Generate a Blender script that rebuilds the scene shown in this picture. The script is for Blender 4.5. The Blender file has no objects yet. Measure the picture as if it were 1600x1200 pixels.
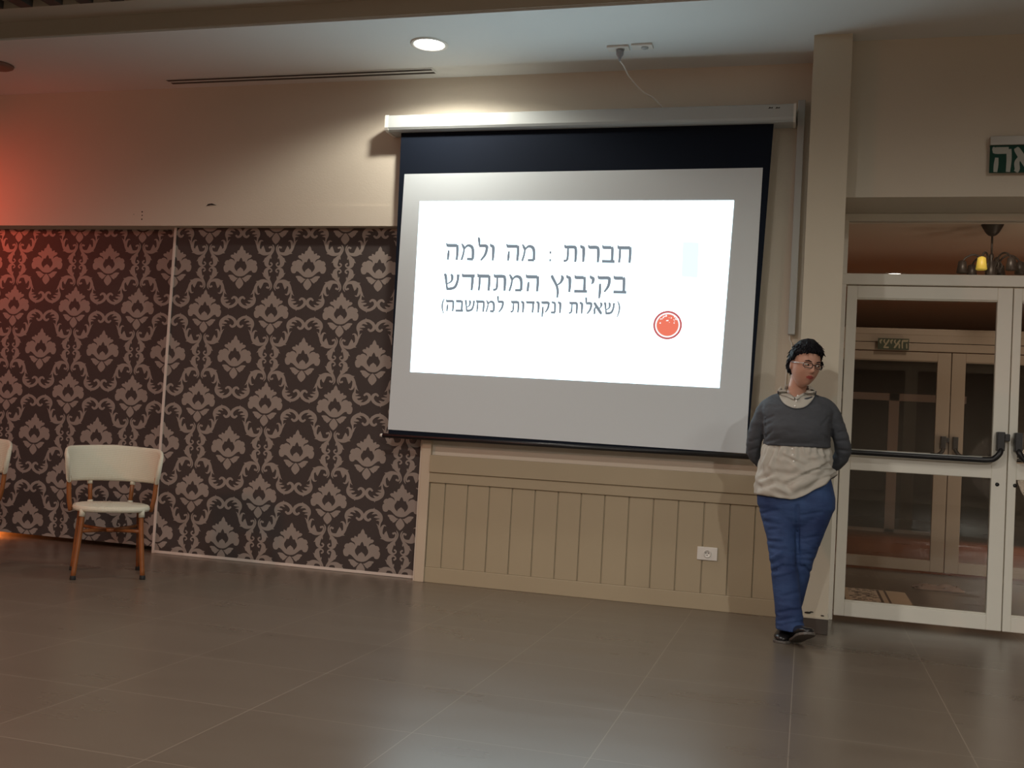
import bpy, bmesh, math, random
from mathutils import Vector, Matrix, geometry, noise
random.seed(7)
PI = math.pi
sc = bpy.context.scene
C = sc.collection

# ------------------------------------------------------------------ camera
CAM_H = 1.04
F_PX, YAW, PITCH, ROLL = 1633.3, -0.27676, 0.04215, -0.0563
def cam_rows():
    fw = Vector((math.sin(YAW)*math.cos(PITCH), math.cos(YAW)*math.cos(PITCH), math.sin(PITCH)))
    r = Vector((math.cos(YAW), -math.sin(YAW), 0)); d = fw.cross(r)
    c, s = math.cos(ROLL), math.sin(ROLL)
    return c*r + s*d, -s*r + c*d, fw
CR, CD, CF = cam_rows()
cd = bpy.data.cameras.new('camera'); cam = bpy.data.objects.new('camera', cd); C.objects.link(cam)
cd.sensor_width = 36; cd.lens = F_PX/1600*36; cd.clip_start = 0.05; cd.clip_end = 100
M3 = Matrix((CR, -CD, -CF)).transposed()
cam.matrix_world = Matrix.Translation((0, 0, CAM_H)) @ M3.to_4x4()
sc.camera = cam
def ray(u, v): return CR*((u-800)/F_PX) + CD*((v-600)/F_PX) + CF
def at(u, v, Y):
    r = ray(u, v); return r*(Y/r.y) + Vector((0, 0, CAM_H))
def atz(u, v, Z):
    r = ray(u, v); return r*((Z-CAM_H)/r.z) + Vector((0, 0, CAM_H))

# ------------------------------------------------------------------ world, lights, exposure
w = bpy.data.worlds.new('world'); sc.world = w; w.use_nodes = True
bg = w.node_tree.nodes['Background']; bg.inputs[0].default_value = (0.8, 0.65, 0.5, 1); bg.inputs[1].default_value = 0.004
sc.view_settings.view_transform = 'Standard'; sc.view_settings.look = 'None'
sc.view_settings.exposure = 0.88; sc.view_settings.gamma = 1.0; sc.view_settings.use_curve_mapping = False
CEIL = 3.37
def lamp(name, kind, loc, energy, col, size=0.08, target=None, cone=None, blend=0.3):
    l = bpy.data.lights.new(name, kind); l.energy = energy; l.color = col
    if kind in ('POINT', 'SPOT'): l.shadow_soft_size = size
    if kind == 'AREA': l.shape = 'DISK'; l.size = size
    if kind == 'SPOT': l.spot_size = math.radians(cone); l.spot_blend = blend
    o = bpy.data.objects.new(name, l); C.objects.link(o); o.location = loc
    if target is not None:
        o.rotation_euler = (Vector(target)-Vector(loc)).to_track_quat('-Z', 'Y').to_euler()
    return o
WARM = (1.0, 0.95, 0.87)
DL = Vector((-2.335, 5.93, CEIL))                       # the downlight over the screen
lamp('downlight_lamp', 'SPOT', DL+Vector((0, 0, -0.03)), 31, (1.0, 0.95, 0.83), 0.05, DL+Vector((0, 0, -2)), 158, 0.35)
for _n, _x, _y, _e, _r in (('right', 1.9, 3.6, 42, .25), ('middle', -1.6, 2.3, 66, .07), ('left', -5.4, 2.4, 40, .07), ('rear_right', 3.0, -3.5, 640, .10), ('rear_middle', -1.6, -0.6, 90, .07), ('rear_left', -5.6, -0.6, 40, .07)):
    lamp('unseen_room_fill_'+_n, 'SPOT', (_x, _y, 3.46), _e, WARM, _r, (_x, _y+0.001, 0), 174, 0.5)  # unseen spots added for room fill; rear_right placed from the woman's shadow
lamp('stage_wash_red', 'SPOT', (-6.85, 5.80, 2.44), 22, (1.0, 0.10, 0.05), 0.10, (-5.9, 6.6, 1.9), 150, 0.9)
lamp('stage_wash_amber', 'SPOT', (-6.0, 1.2, 2.7), 85, (1.0, 0.26, 0.07), 0.15, (-3.8, 2.6, 0), 125, 1.0)

# ------------------------------------------------------------------ helpers
def mat(name, col, rough=0.6, metal=0.0, var=0.0, vscale=4.0, bump=0.0, bscale=60.0, emit=None, estr=1.0, spec=None, coat=0.0, alpha=None):
    m = bpy.data.materials.new(name); m.use_nodes = True
    nt = m.node_tree; b = nt.nodes['Principled BSDF']
    b.inputs['Base Color'].default_value = (*col, 1); b.inputs['Roughness'].default_value = rough
    b.inputs['Metallic'].default_value = metal
    if spec is not None: b.inputs['Specular IOR Level'].default_value = spec
    if coat: b.inputs['Coat Weight'].default_value = coat; b.inputs['Coat Roughness'].default_value = 0.15
    if emit: b.inputs['Emission Color'].default_value = (*emit, 1); b.inputs['Emission Strength'].default_value = estr
    tc = nt.nodes.new('ShaderNodeTexCoord')
    if var:
        n = nt.nodes.new('ShaderNodeTexNoise'); n.inputs['Scale'].default_value = vscale; n.inputs['Detail'].default_value = 5
        nt.links.new(tc.outputs['Object'], n.inputs['Vector'])
        mx = nt.nodes.new('ShaderNodeMix'); mx.data_type = 'RGBA'
        mx.inputs[6].default_value = (*[c*(1-var) for c in col], 1); mx.inputs[7].default_value = (*[min(1, c*(1+var)) for c in col], 1)
        nt.links.new(n.outputs['Fac'], mx.inputs[0]); nt.links.new(mx.outputs[2], b.inputs['Base Color'])
    if bump:
        n2 = nt.nodes.new('ShaderNodeTexNoise'); n2.inputs['Scale'].default_value = bscale; n2.inputs['Detail'].default_value = 4
        nt.links.new(tc.outputs['Object'], n2.inputs['Vector'])
        bp = nt.nodes.new('ShaderNodeBump'); bp.inputs['Strength'].default_value = bump; bp.inputs['Distance'].default_value = 0.01
        nt.links.new(n2.outputs['Fac'], bp.inputs['Height']); nt.links.new(bp.outputs[0], b.inputs['Normal'])
    return m

class MB:
    """collects shapes; build() links them as ONE mesh object"""
    def __init__(s): s.v = []; s.f = []; s.mi = []; s.sm = []
    def add(s, vs, fs, mi=0, smooth=False):
        o = len(s.v); s.v += [Vector(p) for p in vs]
        for f in fs: s.f.append([i+o for i in f]); s.mi.append(mi); s.sm.append(smooth)
    def box(s, x0, x1, y0, y1, z0, z1, mi=0):
        s.add([(x0,y0,z0),(x1,y0,z0),(x1,y1,z0),(x0,y1,z0),(x0,y0,z1),(x1,y0,z1),(x1,y1,z1),(x0,y1,z1)],
              [(0,3,2,1),(4,5,6,7),(0,1,5,4),(1,2,6,5),(2,3,7,6),(3,0,4,7)], mi)
    def slab(s, quad, th, mi=0):
        """quad of four points facing -y, thickened towards +y"""
        q = [Vector(p) for p in quad]; b = [p+Vector((0, th, 0)) for p in q]
        s.add(q+b, [(0,1,2,3),(7,6,5,4),(0,4,5,1),(1,5,6,2),(2,6,7,3),(3,7,4,0)], mi)
    def prism(s, poly, y0, y1, mi=0, holes=(), smooth=False):
        """polygon in (x, z) extruded along y"""
        loops = [[Vector((x, z, 0)) for x, z in poly]] + [[Vector((x, z, 0)) for x, z in h] for h in holes]
        tris = geometry.tessellate_polygon(loops); pts = [p for l in loops for p in l]; n = len(pts)
        vs = [(p.x, y0, p.y) for p in pts]+[(p.x, y1, p.y) for p in pts]
        fs = [tuple(t) for t in tris]+[tuple(i+n for i in reversed(t)) for t in tris]
        o = 0
        for l in loops:
            k = len(l)
            for i in range(k): a = o+i; b = o+(i+1) % k; fs.append((a, b, b+n, a+n))
            o += k
        s.add(vs, fs, mi, smooth)
    def flat(s, poly, y, mi=0, holes=()):
        loops = [[Vector((x, z, 0)) for x, z in poly]] + [[Vector((x, z, 0)) for x, z in h] for h in holes]
        pts = [p for l in loops for p in l]
        s.add([(p.x, y, p.y) for p in pts], [tuple(t) for t in geometry.tessellate_polygon(loops)], mi)
    def loft(s, rings, mi=0, caps=True, smooth=True, closed=True):
        """rings: lists of equally many points"""
        n = len(rings[0]); o = [p for r in rings for p in r]; fs = []
        for i in range(len(rings)-1):
            for j in range(n if closed else n-1):
                k = (j+1) % n; fs.append((i*n+j, i*n+k, (i+1)*n+k, (i+1)*n+j))
        if caps: fs.append(tuple(range(n-1, -1, -1))); fs.append(tuple((len(rings)-1)*n+j for j in range(n)))
        s.add(o, fs, mi, smooth)
    def tube(s, pts, r, mi=0, n=12, caps=True, flatten=1.0, up=None):
        pts = [Vector(p) for p in pts]; rs = r if isinstance(r, (list, tuple)) else [r]*len(pts)
        rings = []; prev = None
        for i, p in enumerate(pts):
            t = (pts[min(i+1, len(pts)-1)]-pts[max(i-1, 0)]).normalized()
            if prev is None:
                a = Vector(up) if up else (Vector((0, 0, 1)) if abs(t.z) < 0.9 else Vector((1, 0, 0)))
            else: a = prev
            a = (a-t*a.dot(t)).normalized(); b = t.cross(a); prev = a
            rings.append([p+(a*math.cos(2*PI*j/n)*flatten+b*math.sin(2*PI*j/n))*rs[i] for j in range(n)])
        s.loft(rings, mi, caps)
    def lathe(s, prof, center, mi=0, n=24, axis='z'):
        c = Vector(center); rings = []
        for r, h in prof:
            ring = []
            for j in range(n):
                a = 2*PI*j/n
                ring.append(c+(Vector((r*math.cos(a), r*math.sin(a), h)) if axis == 'z' else Vector((r*math.cos(a), h, r*math.sin(a)))))
            rings.append(ring)
        s.loft(rings, mi)
    def ellipsoid(s, c, rx, ry, rz, mi=0, n=20, m=12, rot=None):
        c = Vector(c); rings = []
        for i in range(m+1):
            ph = -PI/2+PI*i/m; rr = max(math.cos(ph), 1e-3)
            ring = [Vector((rx*rr*math.cos(2*PI*j/n), ry*rr*math.sin(2*PI*j/n), rz*math.sin(ph))) for j in range(n)]
            rings.append([c+(rot @ p if rot else p) for p in ring])
        s.loft(rings, mi)
    def build(s, name, mats, parent=None, bevel=0, subsurf=0, origin=None):
        me = bpy.data.meshes.new(name)
        off = origin if origin is not None else (parent['_loc'] if parent is not None and '_loc' in parent else None)
        off = Vector(off) if off is not None else Vector((0, 0, 0))
        me.from_pydata([tuple(p-off) for p in s.v], [], s.f)
        for p, mi, sm in zip(me.polygons, s.mi, s.sm): p.material_index = mi; p.use_smooth = sm
        for m in (mats if isinstance(mats, (list, tuple)) else [mats]): me.materials.append(m)
        bm = bmesh.new(); bm.from_mesh(me); bmesh.ops.recalc_face_normals(bm, faces=bm.faces); bm.to_mesh(me); bm.free()
        o = bpy.data.objects.new(name, me); C.objects.link(o)
        if parent is not None: o.parent = parent
        if parent is None or origin is not None: o.location = off
        if bevel:
            b = o.modifiers.new('bevel', 'BEVEL'); b.width = bevel; b.segments = 2; b.limit_method = 'ANGLE'
        if subsurf:
            b = o.modifiers.new('sub', 'SUBSURF'); b.levels = subsurf; b.render_levels = subsurf
        return o
def thing(name, label, cat, loc=(0, 0, 0), group=None, rz=0):
    o = bpy.data.objects.new(name, None); C.objects.link(o); o.location = loc; o.empty_display_size = 0.1
    o.rotation_euler.z = rz; o['label'] = label; o['category'] = cat
    o['_loc'] = list(loc)
    if group: o['group'] = group
    return o
def tag(o, label, cat, group=None):
    o['label'] = label; o['category'] = cat
    if group: o['group'] = group
    return o
def struct(o): o['kind'] = 'structure'; return o
def sub(o, parent):
    """make o (built in the coordinates of parent's thing) a sub-part of parent"""
    o.parent = parent; return o
def smooth_line(pts, k=5):
    out = []; P = [Vector(p) for p in pts]
    for i in range(len(P)-1):
        p0 = P[max(i-1, 0)]; p1 = P[i]; p2 = P[i+1]; p3 = P[min(i+2, len(P)-1)]
        for j in range(k):
            t = j/k
            out.append(0.5*((2*p1)+(-p0+p2)*t+(2*p0-5*p1+4*p2-p3)*t*t+(-p0+3*p1-3*p2+p3)*t*t*t))
    out.append(P[-1]); return out

# ------------------------------------------------------------------ materials
M = {}
M['wall'] = mat('painted plaster', (0.68, 0.61, 0.51), 0.75, var=0.03, vscale=2, bump=0.08, bscale=90)
M['wall_beige'] = mat('beige painted plaster', (0.64, 0.59, 0.49), 0.8, var=0.03, vscale=2, bump=0.08, bscale=90)
M['wall_dim'] = mat('brown painted wall', (0.26, 0.20, 0.15), 0.8)
M['ceiling'] = mat('ceiling paint', (0.72, 0.74, 0.73), 0.85, var=0.02)
M['ceiling_beige'] = mat('raised ceiling paint', (0.46, 0.41, 0.33), 0.85, var=0.04)
M['dark_slat'] = mat('dark ceiling slats', (0.05, 0.042, 0.035), 0.6)
M['wainscot'] = mat('painted wainscot', (0.43, 0.36, 0.245), 0.45, var=0.04, vscale=3)
M['post'] = mat('painted post', (0.60, 0.50, 0.38), 0.5, var=0.03)
M['pillar'] = mat('pillar paint', (0.60, 0.56, 0.45), 0.6, var=0.03)
M['frame'] = mat('white lacquered aluminium', (0.84, 0.81, 0.72), 0.4, var=0.03)
M['white'] = mat('white plastic', (0.75, 0.73, 0.68), 0.4)
M['housing'] = mat('white enamelled metal', (0.47, 0.50, 0.50), 0.4, var=0.02)
M['black'] = mat('black plastic', (0.012, 0.012, 0.014), 0.35)
M['mark'] = mat('dark mark', (0.02, 0.015, 0.012), 0.8)
M['blackcloth'] = mat('black screen masking', (0.006, 0.010, 0.020), 0.8, spec=0.15)  # blue tint of the slide's glare put into the black
M['screen'] = mat('matt white screen fabric', (0.64, 0.70, 0.74), 0.85)
M['skirt'] = mat('dark stone skirting', (0.07, 0.055, 0.045), 0.4)
M['paper_bg'] = mat('dark wallpaper ground', (0.052, 0.040, 0.038), 0.65, var=0.10, vscale=30)
M['paper_fg'] = mat('taupe damask print', (0.32, 0.275, 0.245), 0.5, var=0.05, vscale=20)
M['strip'] = mat('white edge strip', (0.72, 0.64, 0.58), 0.35)
M['glass'] = bpy.data.materials.new('door glass'); M['glass'].use_nodes = True
_nt = M['glass'].node_tree; _nt.nodes.clear()
_o = _nt.nodes.new('ShaderNodeOutputMaterial'); _mx = _nt.nodes.new('ShaderNodeMixShader'); _fr = _nt.nodes.new('ShaderNodeFresnel')
_tr = _nt.nodes.new('ShaderNodeBsdfTransparent'); _gl = _nt.nodes.new('ShaderNodeBsdfGlossy')
_gl.inputs['Roughness'].default_value = 0.02; _fr.inputs['IOR'].default_value = 1.52; _tr.inputs[0].default_value = (0.90, 0.91, 0.90, 1)
_nt.links.new(_fr.outputs[0], _mx.inputs[0]); _nt.links.new(_tr.outputs[0], _mx.inputs[1]); _nt.links.new(_gl.outputs[0], _mx.inputs[2]); _nt.links.new(_mx.outputs[0], _o.inputs[0])

def floor_material():
    m = bpy.data.materials.new('porcelain floor tiles'); m.use_nodes = True; nt = m.node_tree; b = nt.nodes['Principled BSDF']
    N = nt.nodes.new; L = nt.links.new
    tc = N('ShaderNodeTexCoord'); sp = N('ShaderNodeSeparateXYZ'); L(tc.outputs['Object'], sp.inputs[0])
    T, X0, Y0 = 0.6094, -2.451, 4.5697
    def math_(op, a, bv=None, cv=None):
        n = N('ShaderNodeMath'); n.operation = op
        for i, v in enumerate((a, bv, cv)):
            if v is None: continue
            if isinstance(v, (int, float)): n.inputs[i].default_value = v
            else: L(v, n.inputs[i])
        return n.outputs[0]
    gx = math_('DIVIDE', math_('SUBTRACT', sp.outputs[0], X0-20*T), T); gy = math_('DIVIDE', math_('SUBTRACT', sp.outputs[1], Y0-20*T), T)
    def line(g):
        f = math_('FRACT', g); d = math_('MINIMUM', f, math_('SUBTRACT', 1.0, f)); return math_('LESS_THAN', d, 0.0030)
    ln = math_('MAXIMUM', line(gx), line(gy))
    cb = N('ShaderNodeCombineXYZ'); L(math_('FLOOR', gx), cb.inputs[0]); L(math_('FLOOR', gy), cb.inputs[1])
    wn = N('ShaderNodeTexWhiteNoise'); L(cb.outputs[0], wn.inputs[0])
    mp = N('ShaderNodeMapping'); mp.inputs['Scale'].default_value = (1.0, 3.0, 1); mp.inputs['Location'].default_value = (0.3, 0.1, 0.37); L(tc.outputs['Object'], mp.inputs[0])
    no = N('ShaderNodeTexNoise'); no.inputs['Scale'].default_value = 1.7; no.inputs['Detail'].default_value = 3; L(mp.outputs[0], no.inputs['Vector'])
    fac = math_('ADD', math_('MULTIPLY', wn.outputs[0], 0.35), math_('MULTIPLY', no.outputs['Fac'], 0.75))
    mx = N('ShaderNodeMix'); mx.data_type = 'RGBA'; L(fac, mx.inputs[0]); mx.inputs[6].default_value = (0.128, 0.101, 0.076, 1); mx.inputs[7].default_value = (0.160, 0.128, 0.098, 1)
    m2 = N('ShaderNodeMix'); m2.data_type = 'RGBA'; L(ln, m2.inputs[0]); L(mx.outputs[2], m2.inputs[6]); m2.inputs[7].default_value = (0.25, 0.205, 0.16, 1)
    L(m2.outputs[2], b.inputs['Base Color'])
    ro = math_('ADD', 0.24, math_('MULTIPLY', no.outputs['Fac'], 0.10)); L(ro, b.inputs['Roughness'])
    b.inputs['Specular IOR Level'].default_value = 0.55
    return m
M['floor'] = floor_material()

# ------------------------------------------------------------------ setting
YW = 6.53          # face of the wall
YP = 6.60          # right partition panel
YL = 6.67          # left partition panel
YPIL = 6.08        # pillar front
YH = 6.20          # front of the wall over the doors
YD = 6.64          # door leaf face
X_WL = -2.44       # where the panel recess ends (post)
Z_HD = 2.36        # underside of the header over the panels
ZC2 = CEIL+0.11    # first step of the raised ceiling

b = MB(); b.box(-9, 5, -9, 17, -0.1, 0); struct(b.build('floor', M['floor']))
b = MB()
b.box(-9, X_WL-0.02, YW, YW+0.16, Z_HD, CEIL+0.02)          # over the panels
b.box(X_WL-0.02, 0.16, YW, YW+0.16, 0, CEIL+0.02)           # behind the screen
hy = YW-0.004
p0 = at(330, 321, hy); p1 = at(617, 321, hy)

wb_ = b; struct(b.build('wall_back', [M['wall'], M['mark']]))
b = MB(); b.box(-9, X_WL-0.02, YW-0.006, YW-.0002, Z_HD, p1.z)
for u, v, r in ((222, 331, .006), (222, 336.5, .005), (221.5, 342.5, .006), (209, 335, .003), (329, 320, 0)):
    p = at(u, v, YW-0.007)
    if r: b.flat([(p.x+r*math.cos(a*PI/4), p.z+r*math.sin(a*PI/4)) for a in range(8)], YW-0.0065, 1)
    else: b.flat([(p.x-.036, p.z-.010), (p.x-.02, p.z+.006), (p.x+.01, p.z+.010), (p.x+.05, p.z-.004), (p.x+.0, p.z-.002)], YW-0.0075, 1)
struct(b.build('trim_header', [M['wall'], M['mark']]))
b = MB(); b.box(-9.1, -9, -9, 6.9, 0, 3.9); struct(b.build('wall_left', M['wall']))
b = MB(); b.box(5, 5.1, -9, 6.9, 0, 3.9); struct(b.build('wall_right', M['wall_dim']))
b = MB(); b.box(-9, 5, -9.1, -9, 0, 3.9); struct(b.build('wall_front', M['wall_dim']))
# wall over the doors with the opening's lintel and the wall right of the doors
x_r = 2.20; xl0_ = 0.200
b = MB(); b.box(0.10, xl0_-.044, YH, 6.80, 0, 2.463); b.box(0.10, x_r+0.2, YH, 6.80, 2.463, CEIL+0.02); b.box(x_r, 5, YH, 6.80, 0, CEIL+0.02); struct(b.build('wall_right_end', M['wall_beige']))
# pillar with ledge
pl = at(1264, 200, YPIL).x - 0.045; PX0, PX1 = -0.055, 0.155
b = MB(); b.box(PX0, PX1, YPIL, YW+0.1, 0.085, CEIL+0.02); b.box(PX0-0.004, PX1+0.004, YPIL-0.006, YW, 0.085, 0.097)
for u, v, r in ((1262, 957, .010), (1268, 956, .006), (1285, 962, .006)):
    p = at(u, v, YPIL-0.001); b.flat([(p.x+1.8*r*math.cos(a*PI/4), p.z+.6*r*math.sin(a*PI/4)) for a in range(8)], YPIL-0.0065, 1)
o = b.build('pillar', [M['pillar'], M['mark']]); struct(o)
b = MB(); b.box(PX0+0.002, PX1+0.002, YPIL-0.002, YW, 0, 0.085); struct(b.build('baseboard_pillar', M['skirt'], bevel=0.003))

# ceiling: lowered edge along the wall, step, raised ceiling with dark slats
YE = 5.515
b = MB(); b.box(-9, 5, YE, 6.9, CEIL, CEIL+0.3); struct(b.build('ceiling', M['ceiling']))
b = MB(); b.box(-9, 5, 5.30, YE, ZC2, ZC2+0.3); b.box(-9, 5, YE-0.012, YE-0.001, CEIL+0.012, ZC2)
b.box(-9, 5, -9, 5.30, ZC2+0.05, ZC2+0.3)
k = 0
for i in range(64):
    x = -9+i*0.22; b.box(x, x+0.09, 1.2, 5.30, ZC2+0.0, ZC2+0.05, 1)
struct(b.build('ceiling_raised', [M['ceiling_beige'], M['dark_slat']]))

# wainscot and its rails
x0w = -2.375; x1w = PX0
b = MB()
gro = [-2.254, -2.099, -1.952, -1.799, -1.647, -1.496, -1.347, -1.196, -1.043, -0.89, -0.737, -0.58, -0.425, -0.275, -0.125]
gro = [g*YW/6.5 for g in gro]
zb0, zb1 = 0.10, 0.655
xs = [x0w]+gro+[x1w]
b.box(x0w, x1w, YW-0.006, YW, zb0, zb1)
for i in range(len(xs)-1):
    b.box(xs[i]+0.0035, xs[i+1]-0.0035, YW-0.016, YW-0.005, zb0, zb1)
b.box(x0w, x1w, YW-0.017, YW, 0.0, zb0)
b.box(x0w, x1w, YW-0.030, YW, zb1, 0.722)
b.box(x0w+0.0, x1w, YW-0.044, YW, 0.722, 0.835)
struct(b.build('trim_wainscot', M['wainscot'], bevel=0.003))
b = MB(); b.box(X_WL, x0w, YW-0.03, YW+0.15, 0, Z_HD); struct(b.build('trim_post', M['post'], bevel=0.003))
b = MB(); b.box(-9, X_WL, 6.9, 7.0, 0, 2.5); b.box(-9.1, -9, 6.9, 7.0, 0, 2.5); struct(b.build('wall_behind_panels', M['wall']))

# ------------------------------------------------------------------ damask partition panels
def ribbon(pts, ws, k=5):
    P = smooth_line([(p[0], p[1], 0) for p in pts], k); W = smooth_line([(w_, 0, 0) for w_ in ws], k)
    L_, R_ = [], []
    for i, p in enumerate(P):
        t = (P[min(i+1, len(P)-1)]-P[max(i-1, 0)]).normalized(); n = Vector((-t.y, t.x, 0)); h = max(W[i].x, 1)/2
        L_.append(p+n*h); R_.append(p-n*h)
    return L_, R_
HW, HH = 710.0, 939.0        # half periods of the pattern in design units
def ax(y): return 755-45*(y-175)/910
pal = [(0,175),(28,215),(45,270),(85,288),(92,325),(100,350),(128,335),(152,325),(160,348),(158,372),(190,368),(220,380),(228,402),(200,436),(165,448),(140,470),(130,518),(150,492),(180,470),(215,462),(245,470),(262,490),(295,488),(325,505),(345,545),(342,568),(324,582),(350,600),(362,640),(355,690),(340,725),(318,742),(285,745),(258,733),(243,700),(205,708),(173,735),(135,770),(96,802),(50,820),(0,826)]
hole = [(0,430),(14,445),(28,472),(36,502),(52,512),(82,508),(96,535),(103,556),(125,588),(131,618),(126,650),(112,675),(92,700),(72,722),(62,690),(50,672),(30,656),(0,632)]
leaf = [(36,864),(77,850),(117,822),(150,800),(178,795),(220,795),(250,803),(240,830),(215,848),(212,872),(195,888),(180,912),(160,915),(138,946),(112,935),(88,915),(70,890),(62,880)]
dia = [(0,850),(24,862),(40,885),(60,910),(82,955),(85,985),(66,1020),(40,1055),(0,1088)]
O_CY = 635.0
def rel2(pts): return [(x-(790-45*(y-150)/930), y-O_CY) for x, y in pts]
bell = (rel2([(832,728),(808,708),(820,672),(870,655),(918,690),(922,760),(892,830),(838,900),(795,960),(776,1020),(782,1070),(806,1112)]), [30,30,26,44,78,100,84,44,28,26,24,8])
bell_tip = rel2([(945,760),(1010,742),(985,775),(960,830),(915,850)])
bell_in = rel2([(850,880),(822,860),(822,818),(838,808),(846,836)])
def rel3(pts): return [((1020-45*(y-280)/930)-x, y+165) for x, y in pts]
gar = (rel3([(905,250),(940,262),(960,215),(935,150),(870,120),(790,128),(718,170),(662,240),(632,330),(628,420),(642,500),(622,570),(575,620),(500,665),(420,660),(350,610),(322,550),(345,490),(395,465),(432,492)]),
       [36,34,32,38,60,86,80,50,32,34,62,76,76,64,58,62,64,58,48,38])
gpoly = [rel3(p) for p in ([(745,110),(662,125),(700,150),(665,175),(720,200)], [(720,170),(835,150),(800,225),(770,288),(738,250)], [(820,130),(790,88),(870,105)],
        [(640,440),(590,470),(535,478),(590,505),(640,505)], [(640,520),(560,520),(495,530),(520,555),(600,580)], [(610,585),(530,600),(450,585),(480,625),(560,650)], [(520,655),(485,724),(455,665)], [(345,600),(325,640),(400,670)], [(600,600),(600,645),(545,640)])]
grib = [(rel3([(650,255),(615,330),(598,375),(562,412)]), [16,26,24,5]), (rel3([(690,235),(672,310),(690,372),(720,392),(752,378)]), [18,52,44,26,12])]

def motif_faces():
    """lists of (verts, faces) in design units, x right, y down, about a cell origin"""
    out = []
    def poly(p, hole_=None):
        loops = [[Vector((x, y, 0)) for x, y in p]]+([[Vector((x, y, 0)) for x, y in hole_]] if hole_ else [])
        pts = [q for l in loops for q in l]; out.append(([(q.x, q.y) for q in pts], [tuple(t) for t in geometry.tessellate_polygon(loops)]))
    def strip(L_, R_):
        n = len(L_); out.append(([(p.x, p.y) for p in L_+R_], [(i, i+1, n+i+1, n+i) for i in range(n-1)]))
    def disc(c, r): poly([(c[0]+r*math.cos(a*PI/5), c[1]+r*math.sin(a*PI/5)) for a in range(10)])
    def mirror(p): return [(-x, y) for x, y in p][::-1]
    cy = 630.0
    for (ox, oy) in ((0, 0), (HW, HH)):
        P = [(x+ox, y-cy+oy) for x, y in pal]; full = P+[(2*ox-x, y) for x, y in P[::-1][1:-1]]
        H = [(x+ox, y-cy+oy) for x, y in hole]; fh = H+[(2*ox-x, y) for x, y in H[::-1][1:-1]]
        poly(full, fh)
        for s_ in (1, -1): poly([(s_*x+ox, y-cy+oy) for x, y in leaf])
        D = [(x+ox, y-cy+oy) for x, y in dia]; poly(D+[(2*ox-x, y) for x, y in D[::-1][1:-1]])
    for sx in (1, -1):
        for sy in (1, -1):
            f = lambda p: [(HW+sx*x, sy*y) for x, y in p]
            for pts, ws in [bell, gar]+grib:
                strip(*ribbon(f(pts), ws))
            for pp in [bell_tip, bell_in]+gpoly: poly(f(pp))
            disc(f([bell[0][0]])[0], 19); disc(f([gar[0][0]])[0], 23); disc(f([gar[0][-1]])[0], 21)
    return out
MOTIF = motif_faces()
def damask_sheet(x0, x1, z0, z1, y, px, pz, ox, oz):
    """ground plus printed motifs, clipped to the panel"""
    sx = px/(2*HW); sz = pz/(2*HH); bm = bmesh.new()
    for i in range(math.floor((x0-ox)/px)-1, math.ceil((x1-ox)/px)+1):
        for j in range(math.floor((oz-z1)/pz)-1, math.ceil((oz-z0)/pz)+1):
            for mi_, (vs, fs) in enumerate(MOTIF):
                V = [bm.verts.new((ox+i*px+a*sx, y-0.0004-0.00003*(mi_ % 40)-.0012*((mi_//40) % 2), oz-j*pz-b_*sz)) for a, b_ in vs]
                for f in fs:
                    try: bm.faces.new([V[q] for q in f])
                    except ValueError: pass
    for co, no in (((x0, 0, 0), (-1, 0, 0)), ((x1, 0, 0), (1, 0, 0)), ((0, 0, z0), (0, 0, -1)), ((0, 0, z1), (0, 0, 1))):
        bmesh.ops.bisect_plane(bm, geom=bm.verts[:]+bm.edges[:]+bm.faces[:], plane_co=co, plane_no=no, clear_outer=True)
    for f in bm.faces:
        if f.normal.y > 0: f.normal_flip()
    vs = [v.co.copy() for v in bm.verts]; bm.verts.index_update(); fs = [[v.index for v in f.verts] for f in bm.faces]; bm.free()
    return vs, fs
def panel(x0, x1, z0, z1, y, px, pz, ox, oz, label, rail):
    t = thing('partition_panel', label, 'partition panel', ((x0+x1)/2, y, 0))
    b = MB(); b.box(x0, x1, y, y+0.035, z0, z1, 0); vs, fs = damask_sheet(x0, x1, z0, z1, y, px, pz, ox, oz); b.add(vs, fs, 1)
    b.build('wallpapered_board', [M['paper_bg'], M['paper_fg']], t)
    if rail:
        b = MB(); b.box(x0, x1, y-0.004, y+0.036, z0-0.018, z0+0.001); b.build('bottom_rail', M['strip'], t)
        b = MB(); b.box(x0-0.020, x0, y-0.006, y+0.036, z0-0.022, z1); b.build('edge_strip', M['strip'], t)
    return t
XP = at(259, 610, YP).x
panel(XP, X_WL-0.004, 0.020, Z_HD+0.06, YP, 0.534, 0.644, -3.935, 2.078, 'dark damask wallpapered sliding panel with white edge strip, right of the white chair', True)
panel(-8.2, XP+0.08, 0.034, Z_HD+0.06, YL, 0.552, 0.650, -4.535, 2.093, 'dark damask wallpapered panel lit red, set back behind the white chair', False)
lamp('glow_under_panel', 'POINT', (-6.15, 6.80, 0.06), 1.1, (1.0, 0.25, 0.05), 0.02)

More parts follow.
